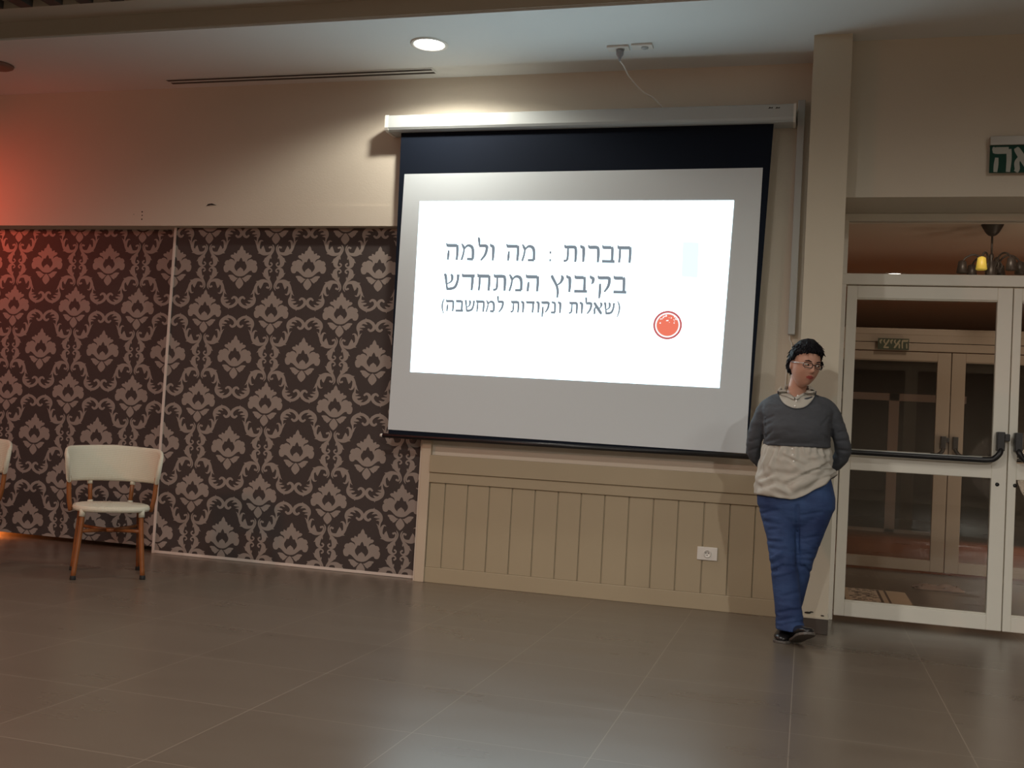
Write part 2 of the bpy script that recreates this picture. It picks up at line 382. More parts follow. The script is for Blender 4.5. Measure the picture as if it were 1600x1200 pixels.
# ------------------------------------------------------------------ projector screen
YS = 6.415
scr = thing('projector_screen', 'pull-down projector screen with black masking and white housing, showing a slide', 'projector screen', (-1.5, YW, 0.94))
hx0, hx1 = at(603, 190, 6.37).x, at(1244, 170, 6.37).x
z0h, z1h = 2.965, 3.068
b = MB()
prof = [(6.355, z0h+.022), (6.355, z1h-.006), (6.362, z1h), (YW-.002, z1h), (YW-.002, z0h+.004), (YW-.02, z0h), (6.385, z0h), (6.366, z0h+.008)]
b.loft([[(hx0+.02, y, z) for y, z in prof], [(hx1-.012, y, z) for y, z in prof]], smooth=False); hs = b.build('housing', M['housing'], scr)
b = MB()
pr2 = [(YS+(y-YS)*1.04-.001, z+(z-3.015)*.05) for y, z in prof]
for xa, xb in ((hx0, hx0+.022), (hx1-.014, hx1)):
    b.loft([[(xa, min(y, YW-.002), z) for y, z in pr2], [(xb, min(y, YW-.002), z) for y, z in pr2]], smooth=False)
    ec = b.build('end_cap', M['white'], scr); b = MB()
b = MB()
for k_ in range(2):
    p = at(1204+k_*11, 168.5, 6.354)
    b.flat([(p.x-.014, p.z-.005), (p.x-.006, p.z+.006), (p.x+.004, p.z+.002), (p.x+.014, p.z+.006), (p.x+.012, p.z-.004), (p.x+.002, p.z-.002)], 6.3545)
b.build('maker_mark', M['mark'], scr)
FQ = [at(*q, YS) for q in ((606.5, 681), (1167.5, 709), (1209.5, 184), (627, 206))]
FQ[2].z = FQ[3].z = z0h+0.01
b = MB(); b.slab(FQ, 0.002); b.build('masking_cloth', M['blackcloth'], scr)
WQ = [at(*q, YS-0.0015) for q in ((606, 671), (1165.5, 708.5), (1192, 262), (632, 272))]
b = MB(); b.slab(WQ, 0.001); b.build('white_surface', M['screen'], scr)
bl, br = at(596, 680, YS), at(1174, 714, YS)
b = MB(); b.tube([bl+Vector((.01, 0, 0)), br], 0.015, n=16); bb = b.build('bottom_bar', M['black'], scr)
b = MB(); b.tube([bl-Vector((.008, 0, 0)), bl+Vector((.012, 0, 0))], [0.010, 0.013], n=12); sub(b.build('bar_end', M['white'], scr), bb)
# projected slide: the projector's light is put in as the slide's own glow
def emis(name, col, s_=1.0):
    m = bpy.data.materials.new(name); m.use_nodes = True; nt = m.node_tree; nt.nodes.clear()
    o = nt.nodes.new('ShaderNodeOutputMaterial'); e = nt.nodes.new('ShaderNodeEmission'); e.inputs[0].default_value = (*col, 1); e.inputs[1].default_value = s_
    nt.links.new(e.outputs[0], o.inputs[0]); return m
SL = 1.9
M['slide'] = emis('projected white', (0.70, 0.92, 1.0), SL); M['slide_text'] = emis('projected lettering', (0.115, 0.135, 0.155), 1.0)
M['slide_ring'] = emis('projected dark red', (0.30, 0.06, 0.06), 1.0); M['slide_red'] = emis('projected red', (0.48, 0.11, 0.07), 1.0); M['slide_white'] = emis('projected pale', (0.55, 0.55, 0.55), 1.0)
M['slide_blue'] = emis('projected pale blue', (0.49, 0.555, 0.56), 1.0)
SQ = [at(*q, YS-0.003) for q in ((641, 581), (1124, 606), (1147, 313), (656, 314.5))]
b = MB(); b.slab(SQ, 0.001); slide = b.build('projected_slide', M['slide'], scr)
def onslide(u, v): return at(u, v, YS-0.0036)
G = {  # strokes: (points, widths) in a box one letter-height tall
 'ח': (0.80, [([(-.02,1.04),(.06,.93),(.10,.90),(.66,.90)], [.04,.12,.16,.16]), ([(.66,.95),(.67,.5),(.65,.0)], [.12,.12,.10]), ([(.12,.9),(.12,.4),(.09,.0)], [.09,.10,.09])]),
 'ה': (0.78, [([(-.03,1.04),(.05,.93),(.10,.90),(.62,.90)], [.04,.12,.16,.16]), ([(.63,.95),(.65,.5),(.62,.0)], [.12,.12,.10]), ([(.14,.60),(.12,.3),(.10,.0)], [.08,.11,.09])]),
 'ב': (0.74, [([(.0,1.04),(.07,.93),(.12,.90),(.50,.90)], [.04,.12,.16,.16]), ([(.50,.93),(.55,.8),(.55,.08)], [.13,.12,.12]), ([(.0,.07),(.70,.07)], [.14,.14])]),
 'ר': (0.66, [([(.0,1.04),(.06,.93),(.12,.90),(.44,.90),(.54,.80),(.56,.4),(.54,.0)], [.04,.12,.16,.16,.13,.12,.10])]),
 'ו': (0.33, [([(.0,1.04),(.06,.92),(.17,.84),(.19,.4),(.17,.0)], [.04,.14,.14,.12,.09])]),
 'ת': (0.80, [([(.02,1.04),(.08,.93),(.14,.90),(.54,.90),(.64,.80),(.66,.4),(.64,.0)], [.04,.12,.16,.16,.13,.12,.10]), ([(.22,.9),(.22,.4),(.18,.12),(.0,.05)], [.08,.10,.10,.12])]),
 'מ': (0.84, [([(.0,1.04),(.10,.85),(.18,.66)], [.05,.12,.10]), ([(.15,.72),(.12,.4),(.02,.0)], [.08,.09,.09]), ([(.16,.70),(.34,.90),(.56,.86),(.67,.62),(.68,.07)], [.06,.12,.15,.13,.12]), ([(.70,.07),(.34,.07)], [.14,.12])]),
 'ל': (0.62, [([(.0,1.42),(.06,1.32),(.10,.90)], [.05,.12,.08]), ([(.08,.90),(.46,.90),(.53,.74),(.44,.35),(.20,.0)], [.14,.16,.13,.12,.08])]),
 'ק': (0.74, [([(.0,1.04),(.06,.93),(.12,.90),(.54,.90),(.62,.78),(.56,.4),(.36,.06)], [.04,.12,.16,.16,.13,.12,.08]), ([(.13,.56),(.13,.1),(.10,-.34)], [.09,.12,.07])]),
 'י': (0.32, [([(.0,1.04),(.06,.92),(.17,.84),(.15,.62),(.08,.52)], [.04,.14,.14,.11,.04])]),
 'ץ': (0.72, [([(.0,1.02),(.06,.86),(.30,.36),(.36,.0),(.34,-.34)], [.10,.13,.11,.11,.08]), ([(.52,1.02),(.60,.86),(.50,.58),(.28,.40)], [.06,.14,.10,.07])]),
 'ד': (0.80, [([(.0,1.04),(.06,.93),(.12,.90),(.74,.90)], [.04,.12,.16,.16]), ([(.60,.93),(.61,.5),(.58,.0)], [.12,.12,.10])]),
 'ש': (0.90, [([(-.01,1.02),(.06,.86),(.12,.4),(.18,.06)], [.10,.13,.09,.10]), ([(.12,.08),(.35,.08),(.62,.2),(.76,.6),(.78,.98)], [.12,.14,.13,.11,.13]), ([(.36,1.0),(.44,.84),(.40,.55),(.16,.38)], [.08,.13,.09,.06])]),
 'א': (0.82, [([(.04,1.0),(.14,.84),(.60,.16),(.70,.0)], [.10,.15,.16,.08]), ([(.54,1.0),(.66,.86),(.62,.64),(.46,.46)], [.06,.14,.10,.06]), ([(.24,.66),(.10,.40),(.12,.12),(.06,.0)], [.06,.12,.12,.10])]),
 'נ': (0.50, [([(.06,1.04),(.12,.93),(.30,.86),(.34,.5),(.34,.07)], [.04,.14,.13,.12,.12]), ([(.38,.07),(.0,.07)], [.14,.13])]),
 'צ': (0.74, [([(.0,1.02),(.08,.84),(.36,.40),(.56,.12)], [.10,.14,.14,.10]), ([(.46,1.02),(.58,.86),(.50,.62),(.34,.48)], [.06,.14,.10,.06]), ([(.0,.07),(.62,.07)], [.14,.14])]),
 ':': (0.26, [([(.08,.55),(.18,.55)], [.12,.12]), ([(.08,.08),(.18,.08)], [.12,.12])]),
 '(': (0.34, [([(.26,1.12),(.12,.8),(.10,.3),(.24,-.22)], [.05,.09,.09,.05])]),
 ')': (0.34, [([(.08,1.12),(.22,.8),(.24,.3),(.10,-.22)], [.05,.09,.09,.05])]),
 ' ': (0.42, []) }
def text_words(name, parent, mat_, visual, A, B, D, gap=0.10, bold=1.0):
    tot = sum(G[c][0]+gap for c in visual)-gap; ux = (B-A)/tot; x = 0; out = []
    for wd_ in visual.split(' '):
        wl = sum(G[c][0]+gap for c in wd_)-gap
        a_ = A+ux*x; b2 = A+ux*(x+wl); o_ = text_mesh(wd_, a_, b2, a_+(D-A), gap, bold).build(name, mat_, scr); sub(o_, parent); out.append(o_)
        x += wl+gap+G[' '][0]+gap
    return out
def text_mesh(visual, A, B, D, gap=0.10, bold=1.0, th=0.0):
    """A = bottom left, B = bottom right, D = top left of the line; visual left-to-right order"""
    tot = sum(G[c][0]+gap for c in visual)-gap; b = MB(); x = 0; ux = (B-A)/tot; uz = D-A
    k_ = 0
    for c in visual:
        wd, strokes = G[c]
        for pts, ws in strokes:
            k_ += 1
            L_, R_ = ribbon([(p[0]*100, p[1]*100) for p in pts], [q*100*bold for q in ws], 5); n = len(L_)
            V = [A+ux*(x+p.x/100)+uz*(p.y/100)+Vector((0, -.0002*(k_ % 4)-.000015*(i_ % n), 0)) for i_, p in enumerate(L_+R_)]
            b.add(V, [(i, i+1, n+i+1, n+i) for i in range(n-1)])
            if th: b.add([v+Vector((0, th, 0)) for v in V], [(i, i+1, n+i+1, n+i) for i in range(n-1)])
        x += wd+gap
    return b
def rev(s_):
    t = s_[::-1]; return ''.join({'(': ')', ')': '('}.get(c, c) if False else c for c in t)
L1 = rev('חברות : מה ולמה'); L2 = rev('בקיבוץ המתחדש'); L3 = '(' + rev('שאלות ונקודות למחשבה') + ')'
text_words('slide_title_word', slide, M['slide_text'], L1, onslide(697, 406), onslide(988, 411), onslide(698, 381), bold=1.3)
text_words('slide_title_word', slide, M['slide_text'], L2, onslide(694, 453), onslide(980, 458.5), onslide(695, 428), bold=1.3)
text_words('slide_subtitle_word', slide, M['slide_text'], L3, onslide(689, 486), onslide(969, 491.5), onslide(690, 468.5), bold=1.5)
lc = onslide(1043, 508); b = MB()
def ring(r0, r1, n=40):
    return [(lc.x+r1*math.cos(2*PI*i/n), lc.z+r1*math.sin(2*PI*i/n)) for i in range(n)], [[(lc.x+r0*math.cos(2*PI*i/n), lc.z+r0*math.sin(2*PI*i/n)) for i in range(n)]] if r0 else []
R_ = 22.5*YS/1633
for r0, r1, mi in ((.87, 1.0, 0), (.76, .87, 2), (0, .76, 1)):
    p_, h_ = ring(r0*R_, r1*R_); b.flat(p_, YS-0.0037, mi, h_)
for i in range(26):
    a = random.uniform(.15*PI, .85*PI); r = random.uniform(.55, .95)*R_
    if i > 20: a = random.uniform(0, 2*PI); r = random.uniform(.2, .6)*R_
    s_ = random.uniform(.002, .005); x, z = lc.x+r*math.cos(a), lc.z+r*math.sin(a)*.9
    b.flat([(x-s_, z-s_*.6), (x+s_*.7, z-s_), (x+s_, z+s_*.8), (x-s_*.5, z+s_)], YS-0.0040, 2)
sub(b.build('slide_emblem', [M['slide_ring'], M['slide_red'], M['slide_white']], scr), slide)
b = MB(); q = [onslide(*p) for p in ((1065, 432), (1090, 434), (1092, 379), (1067, 378))]; b.slab(q, 0.0003); sub(b.build('slide_accent', M['slide_blue'], scr), slide)

# ------------------------------------------------------------------ small wall and ceiling fittings
p = [at(u, v, YW-0.017) for u, v in ((1090, 853), (1121.5, 856), (1120, 877), (1090, 874))]
xa, xb = p[0].x, p[1].x; zc = (p[0].z+p[2].z)/2
sk = thing('wall_socket', 'white horizontal mains socket set in the beige wainscot', 'socket', ((xa+xb)/2, YW-0.017, zc))
b = MB(); b.box(xa, xb, YW-0.027, YW-0.0165, zc-.040, zc+.040); b.build('face_plate', M['white'], sk, bevel=0.003)
cx = (xa+xb)/2; b = MB(); b.lathe([(.024, -.028), (.024, -.032), (.019, -.032), (.018, -.026), (.001, -.026)], (cx, YW, zc), n=28, axis='y'); b.build('socket_ring', M['white'], sk)
b = MB()
for dx, dz in ((-.008, .004), (.008, .004), (0, -.009)): b.lathe([(.003, -.0285), (.003, -.0265)], (cx+dx, YW, zc+dz), n=10, axis='y')
b.lathe([(.0205, -.0275), (.0185, -.0275)], (cx, YW, zc), n=28, axis='y')
b.build('pin_hole', M['black'], sk)

# vertical cable trunking at the end of the screen housing
ct = at(1252, 158, YW-.03); cb_ = at(1234.5, 523, YW-.03)
tr = thing('cable_trunking', 'white vertical cable trunking between screen housing and pillar', 'cable trunking', (ct.x, YW, cb_.z))
xt = -0.135
b = MB(); b.box(xt, xt+.042, YW-.055, YW-.001, cb_.z, ct.z); b.build('channel', M['housing'], tr, bevel=0.003)
b = MB(); b.tube(smooth_line([(xt+.012, YW-.03, cb_.z+.005), (xt+.012, YW-.032, cb_.z-.03), (xt+.025, YW-.03, cb_.z-.06), (xt+.02, YW-.03, cb_.z-.16), (xt+.0, YW-.025, cb_.z-.22), (xt+.0, YW-.025, .84)]), 0.004, n=8); b.build('cable', M['white'], tr)

# linear slot diffuser in the ceiling
b = MB(); va, vb = atz(262, 127, CEIL), atz(684, 115, CEIL)
sd = thing('slot_diffuser', 'long narrow black double-slot air diffuser in the ceiling', 'air vent', ((va.x+vb.x)/2, 6.40, CEIL))
b.box(va.x, vb.x, 6.335, 6.442, CEIL-.004, CEIL-.0005); b.build('diffuser_frame', M['ceiling'], sd)
for yy in (6.346, 6.402):
    b = MB(); b.box(va.x+.01, vb.x-.01, yy, yy+.030, CEIL-.0052, CEIL-.0040); b.build('slot', M['black'], sd)

def downlight(loc, lit, label, strength=60):
    t = thing('downlight', label, 'downlight', loc, group=None)
    x, y, z = loc; b = MB(); n = 40
    rings = []
    for r, h in ((.118, -.001), (.116, -.006), (.098, -.008), (.092, -.003), (.092, -.0006)):
        rings.append([(x+r*math.cos(2*PI*j/n), y+r*math.sin(2*PI*j/n), z+h) for j in range(n)])
    b.loft(rings, caps=False); b.build('trim_ring', M['white'] if lit else M['dark_ring'], t)
    b = MB(); b.add([(x+.0915*math.cos(2*PI*j/n), y+.0915*math.sin(2*PI*j/n), z-.002) for j in range(n)], [tuple(range(n))[::-1]])
    b.build('lens', emis('lit lens', (1.0, 0.95, 0.85), strength) if lit else M['dark_ring'], t)
    return t
M['dark_ring'] = mat('dull brown metal', (0.22, 0.12, 0.09), 0.5)
downlight((DL.x, DL.y, CEIL), True, 'bright round lit downlight in the ceiling above the screen housing', 14)
q = atz(-2, 101, CEIL)
sp = thing('ceiling_fitting', 'small dull brown round ceiling fitting at the left edge of the ceiling', 'ceiling fitting', (q.x, q.y, CEIL))
b = MB(); b.lathe([(.001, -.030), (.07, -.028), (.095, -.015), (.10, -.0005)], (q.x, q.y, CEIL), n=28); b.build('cover', M['dark_ring'], sp)

# two ceiling sockets, the left one with a plug and its white cord
for i, (u0, v0, u1, v1) in enumerate(((948, 71, 981, 68), (986, 68, 1018, 65))):
    a_, c_ = atz(u0, v0, CEIL), atz(u1, v1, CEIL); yy = a_.y
    t = thing('ceiling_socket', ('white ceiling socket plate with a plug and cord in it', 'white ceiling socket plate without a plug, nearer the pillar')[i], 'socket', ((a_.x+c_.x)/2, yy+.03, CEIL))
    b = MB(); b.box(a_.x, c_.x, yy, yy+.075, CEIL-.014, CEIL-.0005); b.build('face_plate', M['white'], t, bevel=0.003)
    b = MB(); b.lathe([(.022, -.019), (.022, -.0135)], ((a_.x+c_.x)/2+.015, yy+.037, CEIL), n=20); b.build('socket_ring', M['housing'], t)
    if i == 0:
        pc = Vector(((a_.x+c_.x)/2+.01, yy+.04, CEIL))
pe = at(1040, 163, 6.44); pe.z = z1h+.002
t = thing('power_cord', 'white cord and grey plug hanging from the ceiling socket down to the screen housing', 'cord', tuple(pc))
M['plug'] = mat('grey plug', (0.30, 0.31, 0.33), 0.5)
b = MB(); b.lathe([(.024, -.019), (.022, -.045), (.010, -.065), (.005, -.085)], tuple(pc), n=16); b.build('plug', M['plug'], t)
b = MB(); m1 = at(984, 121, 6.35); m2 = at(1004, 143, 6.4)
b.tube(smooth_line([pc+Vector((0, 0, -.08)), at(975, 104, 6.25), m1, m2, at(1022, 154, 6.43), pe]), 0.0045, n=8); b.build('cord', M['white'], t)
b = MB(); b.tube([pe+Vector((-.022, -.01, .006)), pe+Vector((.022, 0, .004))], .006, n=8); b.build('cord_clip', mat('tan clip', (.35, .24, .12), .5), t)

# exit sign over the doors, in Hebrew, its left part in view
YX = YH-0.03
sa = at(1547, 229, YX); sb = at(1547, 270, YX); su = at(1550, 214, YX)
SW = 0.46; x0 = sa.x
t = thing('exit_sign', 'green exit sign with white Hebrew letters hanging from a metal rail over the doors', 'exit sign', (x0+SW/2, YX, sb.z))
b = MB(); b.box(x0-.002, x0+SW, YX-.018, YH, sa.z+.004, su.z); b.build('rail', mat('brushed aluminium', (.42, .40, .36), .45, metal=.3), t, bevel=0.002)
b = MB(); b.box(x0, x0+SW-.01, YX-.005, YX+.005, sb.z, sa.z+.004); b.build('sign_plate', mat('dark green acrylic', (.006, .050, .032), .6, spec=.2), t)
zt, zb_ = sa.z-.004, sb.z+.002
tm = text_mesh(rev('יציאה'), Vector((x0+.018, YX-.0058, zb_)), Vector((x0+SW-.03, YX-.0058, zb_)), Vector((x0+.018, YX-.0058, zb_+(zt-zb_)*.95)), gap=.10, bold=1.75)
tm.build('sign_lettering', mat('white lettering', (.40, .42, .38), .7), t)

# ------------------------------------------------------------------ doors
def door_set(X0, X1, ymid, z_top, name_frame, n_open, zs_mull, two=True):
    pass
XJ0 = PX1; xl0, xl1 = at(1322, 447, YD).x*0.5+at(1302, 964, YD).x*0.5, None
xl0 = 0.200; xseam = 1.128; xr1 = 2.06
ZT = 2.022; ZB = 0.028
def leaf(x0, x1, y, zt, zb, nm, bar=True, lower_mid=True, hinge_left=True, mfr=None, wl=.060, wr=.085):
    """one glazed door leaf: stiles, rails, mid rail, two panes, push bar"""
    mf = mfr or M['frame']
    t = bpy.data.objects.new(nm, None); C.objects.link(t); t.location = (x0, y, zb); t['_loc'] = [x0, y, zb]; struct(t)
    D = .045; b = MB()
    b.box(x0, x0+wl, y, y+D, zb, zt); b.box(x1-wr, x1, y, y+D, zb, zt)
    b.box(x0+wl-.001, x1-wr+.001, y, y+D, zt-.075, zt); b.box(x0+wl-.001, x1-wr+.001, y, y+D, zb, zb+.088)
    b.box(x0+wl-.001, x1-wr+.001, y-.002, y+D, .905, 1.0)
    for zc_ in (zt-.082, zb+.088):                                              # glazing beads
        b.box(x0+wl-.001, x1-wr+.001, y+.006, y+D-.006, zc_, zc_+.008)
    b.build('leaf_frame', mf, t, bevel=0.004)
    for za, zb2 in ((1.0, zt-.075), (zb+.088, .905)):
        b = MB(); b.box(x0+wl, x1-wr, y+.020, y+.026, za, zb2); b.build('pane', M['glass'], t)
    if bar:
        b = MB(); zbr = 1.012; yb = y-.055; s_ = 1 if hinge_left else -1; xe = x1-.045 if hinge_left else x0+.045; xs_ = x0+.0 if hinge_left else x1
        b.tube(smooth_line([(xe, y-.03, zbr+.080), (xe-s_*.004, yb, zbr+.045), (xe-s_*.03, yb, zbr+.012), (xe-s_*.07, yb, zbr), (xe-s_*.20, yb, zbr-.001), (xs_+s_*.06, yb, zbr+.001), (xs_+s_*.01, yb, zbr+.001)]), .017, n=14)
        pb = b.build('push_bar', M['black'], t)
        b = MB(); b.tube([(xe-s_*.10, yb-.010, zbr+.013), (xs_+s_*.03, yb-.010, zbr+.014)], .0035, n=8); sub(b.build('bar_trim', M['housing'], t), pb)
        b = MB(); b.box(xe-.021, xe+.021, y-.058, y, zbr+.055, zbr+.165)
        if hinge_left: b.box(xe+.015, xe+.048, y-.05, y-.004, zbr+.112, zbr+.155)
        b.build('latch_case', M['black'], t, bevel=0.004)
        b = MB(); b.lathe([(.011, -.004), (.011, .001)], (xe-.004, y, .872), n=18, axis='y'); b.build('lock_cylinder', M['black'], t)
    return t
def opening(x0, x1, y, zt, zm0, zm1, ztop, nm, mf, dep=.09):
    """fixed frame: jambs, head, mullion between door heads and transom pane"""
    b = MB(); b.box(x0-.045, x0-.006, y-.012, y+dep, 0, ztop); b.box(x1+.006, x1+.045, y-.012, y+dep, 0, ztop)
    b.box(x0-.045, x1+.045, y-.014, y+dep, zt+.006, zm1)
    if ztop > zm1+.1: b.box(x0-.0455, x1+.0455, y-.0135, y+dep+.001, ztop-.045, ztop-.0005)
    return struct(b.build(nm, mf, bevel=0.004))
zm1 = at(1450, 429, YD).z; ztr = 2.463
fr1 = opening(xl0, xr1, YD, ZT, 0, zm1, ztr, 'trim_door_frame', M['frame'])
b = MB(); b.box(xl0-.02, xr1+.02, YD+.03, YD+.036, zm1, ztr-.045); tp = b.build('window_transom', M['glass']); struct(tp)
leaf(xl0, xseam-.002, YD, ZT, ZB, 'door_1', wl=.060, wr=.082)
leaf(xseam+.003, xr1, YD, ZT, ZB, 'door_2', hinge_left=False, wl=.046, wr=.060)

# ------------------------------------------------------------------ vestibule seen through the glass
Y2 = 9.60; CV = at(1551, 351, 9.0).z
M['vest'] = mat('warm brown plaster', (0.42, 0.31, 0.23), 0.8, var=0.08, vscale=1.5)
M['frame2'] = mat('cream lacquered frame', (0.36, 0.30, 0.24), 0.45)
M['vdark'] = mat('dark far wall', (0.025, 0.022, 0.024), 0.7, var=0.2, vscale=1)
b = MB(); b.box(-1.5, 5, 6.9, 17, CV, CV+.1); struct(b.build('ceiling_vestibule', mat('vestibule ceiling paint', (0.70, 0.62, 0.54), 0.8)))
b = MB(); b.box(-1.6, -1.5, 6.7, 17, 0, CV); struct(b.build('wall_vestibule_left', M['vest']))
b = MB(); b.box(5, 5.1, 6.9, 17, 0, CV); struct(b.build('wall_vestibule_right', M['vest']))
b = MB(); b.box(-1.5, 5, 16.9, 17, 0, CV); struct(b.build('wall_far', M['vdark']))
zt2 = at(1400, 549, Y2).z; xs2 = at(1482, 700, Y2).x
opening(-1.3, 3.2, Y2, zt2, 0, zt2+.075, zt2+.19, 'trim_inner_frame', M['frame2'])
b = MB(); b.box(-1.5, 5, Y2-.01, Y2+.10, zt2+.081, zt2+.20); struct(b.build('trim_inner_lintel', M['frame2']))
leaf(0.10, xs2-.003, Y2, zt2, .02, 'door_3', wl=.10, wr=.11, mfr=M['frame2'])
leaf(xs2+.003, 2.50, Y2, zt2, .02, 'door_4', hinge_left=False, wl=.11, wr=.10, mfr=M['frame2'])
# a dim white-framed window beyond
Y3 = 14.0; q0 = at(1330, 612, Y3); q1 = at(1470, 612, Y3); q2 = at(1398, 612, Y3); zw0 = at(1370, 830, Y3).z
b = MB(); b.box(q0.x-.4, q1.x+.3, Y3, Y3+.06, q0.z-.09, q0.z); b.box(q2.x-.06, q2.x+.06, Y3, Y3+.06, zw0, q0.z); b.box(q0.x-.4, q1.x+.1, Y3, Y3+.06, zw0-.03, zw0+.04)
o = b.build('window_far_frame', mat('far white frame', (0.5, 0.5, 0.5), .5)); struct(o)
lamp('vestibule_lamp', 'SPOT', (1.2, 8.2, 2.8), 13, (1.0, 0.78, 0.60), 0.08, (1.2, 8.8, 0), 170, 0.5)
lamp('vestibule_fill', 'POINT', (2.4, 8.2, 0.9), 17, (1.0, 0.74, 0.54), 0.45)  # unseen light added to brighten the vestibule ceiling
lamp('lobby_orange', 'SPOT', (3.9, 12.2, 1.8), 230, (1.0, 0.24, 0.03), 0.15, (2.3, 11.6, 0), 90, 0.6)
vd = atz(1397, 428.5, CV)
downlight((vd.x, vd.y, CV), True, 'small flat lit downlight seen through the transom glass', 6)

# chandelier in the vestibule
yc = 9.0; cc = at(1551, 352, yc)
ch = thing('chandelier', 'dark metal chandelier with curved arms and yellow lit cups behind the transom', 'chandelier', (cc.x, yc, CV))
M['iron'] = mat('dark iron', (0.028, 0.022, 0.020), 0.45)
k_ = 8.2/1633.
b = MB(); b.lathe([(17*k_, 0), (16*k_, -2*k_), (10*k_, -13*k_), (6*k_, -17*k_), (1*k_, -19*k_)], (cc.x, yc, CV-.001), n=24); b.build('canopy', M['iron'], ch)
b = MB(); b.tube([(cc.x, yc, CV-17*k_), (cc.x, yc, CV-52*k_)], 1.6*k_, n=8); b.build('rod', M['iron'], ch)
b = MB(); b.lathe([(1.5*k_, -46*k_), (3*k_, -48*k_), (4*k_, -52*k_), (2.5*k_, -56*k_), (5*k_, -62*k_), (8*k_, -70*k_), (9*k_, -78*k_), (6*k_, -88*k_), (2*k_, -94*k_)], (cc.x, yc, CV), n=20); b.build('hub', M['iron'], ch)
M['cup'] = mat('yellow lit cup', (0.5, 0.38, 0.08), 0.4, emit=(1.0, 0.72, 0.08), estr=0.13)
for i in range(6):
    a = PI*i/3+.05; dx, dy = math.cos(a), math.sin(a)
    pts = [(cc.x+dx*r*k_, yc+dy*r*k_, CV+h*k_) for r, h in ((6, -78), (10, -64), (18, -52), (28, -49), (38, -54), (43, -62))]
    b = MB(); b.tube(smooth_line(pts), 1.5*k_, n=8); arm = b.build('arm', M['iron'], ch)
    b = MB(); b.lathe([(2*k_, -58*k_), (6*k_, -60*k_), (8.5*k_, -78*k_), (7*k_, -79*k_)], (cc.x+dx*43*k_, yc+dy*43*k_, CV), n=16); cu = sub(b.build('cup', M['cup'] if i == 4 else M['iron'], ch), arm)
    b = MB(); b.tube(smooth_line([(cc.x+dx*r*k_, yc+dy*r*k_, CV+h*k_) for r, h in ((5, -70), (8, -62), (13, -60), (16, -66), (14, -72))]), 1.1*k_, n=6); sub(b.build('scroll', M['iron'], ch), arm)

# rug and crumpled cloth on the vestibule floor
def rugmat():
    m = bpy.data.materials.new('patterned rug'); m.use_nodes = True; nt = m.node_tree; b = nt.nodes['Principled BSDF']; b.inputs['Roughness'].default_value = .9
    tc = nt.nodes.new('ShaderNodeTexCoord'); mp = nt.nodes.new('ShaderNodeMapping'); mp.inputs['Scale'].default_value = (26, 26, 1)
    vo = nt.nodes.new('ShaderNodeTexVoronoi'); vo.distance = 'CHEBYCHEV'; vo.inputs['Scale'].default_value = 1
    rp = nt.nodes.new('ShaderNodeValToRGB'); rp.color_ramp.interpolation = 'CONSTANT'
    rp.color_ramp.elements[0].color = (.10, .075, .06, 1); rp.color_ramp.elements[1].position = .34; rp.color_ramp.elements[1].color = (.46, .38, .30, 1)
    nt.links.new(tc.outputs['Object'], mp.inputs[0]); nt.links.new(mp.outputs[0], vo.inputs['Vector']); nt.links.new(vo.outputs[0], rp.inputs[0]); nt.links.new(rp.outputs[0], b.inputs['Base Color']); return m
ra, rb, rc = atz(1336, 945, .006), atz(1396, 951, .006), atz(1330, 920, .006)
ry0, ry1 = YD+.22, rc.y+.05
rug = thing('door_rug', 'pale patterned rug with striped border behind the left door glass', 'rug', (ra.x, ry0, 0))
rx0, rx1 = ra.x-.02, ra.x+.18
b = MB(); b.box(rx0, rx1, ry0, ry1, 0.0005, .008); b.build('patterned_field', rugmat(), rug)
b = MB(); b.box(rx1, rx1+.018, ry0, ry1, 0.0005, .0085); b.box(rx1+.050, rx1+.066, ry0, ry1, 0.0005, .0085); b.build('dark_stripe', mat('dark rug stripe', (.07, .045, .03), .9), rug)
b = MB(); b.box(rx1+.018, rx1+.050, ry0, ry1, 0.0005, .0083); b.box(rx1+.066, rx1+.20, ry0, ry1, 0.0005, .0083); b.box(rx0-.03, rx0, ry0, ry1, 0.0005, .0083); b.build('tan_stripe', mat('tan rug stripe', (.42, .33, .24), .9), rug)
cl = atz(1466, 917, .02); b = MB(); n = 18; m_ = 9; vs = []; random.seed(3)
for j in range(m_):
    for i in range(n):
        u = i/(n-1)-.5; v = j/(m_-1)-.5
        z = .010+.075*abs(noise.noise(Vector((u*9, v*6, 1))))+.012*noise.noise(Vector((u*22, v*14, 4)))
        edge = max(abs(u), abs(v))*2; z = max(.003, z*(1-edge**4))
        vs.append((cl.x+u*.36+.03*noise.noise(Vector((u*5, v*5, 7))), cl.y+v*.20+.05*noise.noise(Vector((u*5, v*5, 2))), z))
b.add(vs, [(j*n+i, j*n+i+1, (j+1)*n+i+1, (j+1)*n+i) for j in range(m_-1) for i in range(n-1)], 0, True)
tag(b.build('crumpled_cloth', mat('pale cloth', (.22, .16, .13), .9), origin=(cl.x, cl.y, 0)), 'small crumpled pale cloth lying on the vestibule floor behind the door glass', 'cloth')
# reflection of an exit sign, modelled as a plate with reversed letters
Yv = Y2-.06; e0, e1 = at(1372, 528, Yv), at(1420, 547, Yv)
t = thing('exit_sign', 'mirror reflection of an exit sign, modelled as a small sign behind the left door glass', 'exit sign', ((e0.x+e1.x)/2, Yv, e1.z))
b = MB(); b.box(e0.x, e1.x, Yv, Yv+.012, e1.z, e0.z); b.build('sign_plate', mat('dull green plate', (.045, .060, .035), .4), t)
tm = text_mesh(rev('יציאה'), Vector((e1.x-.01, Yv-.001, e1.z+.012)), Vector((e0.x+.01, Yv-.001, e1.z+.012)), Vector((e1.x-.01, Yv-.001, e0.z-.012)), bold=1.4)
tm.build('sign_lettering', mat('dull cream lettering', (.34, .30, .20), .5), t)

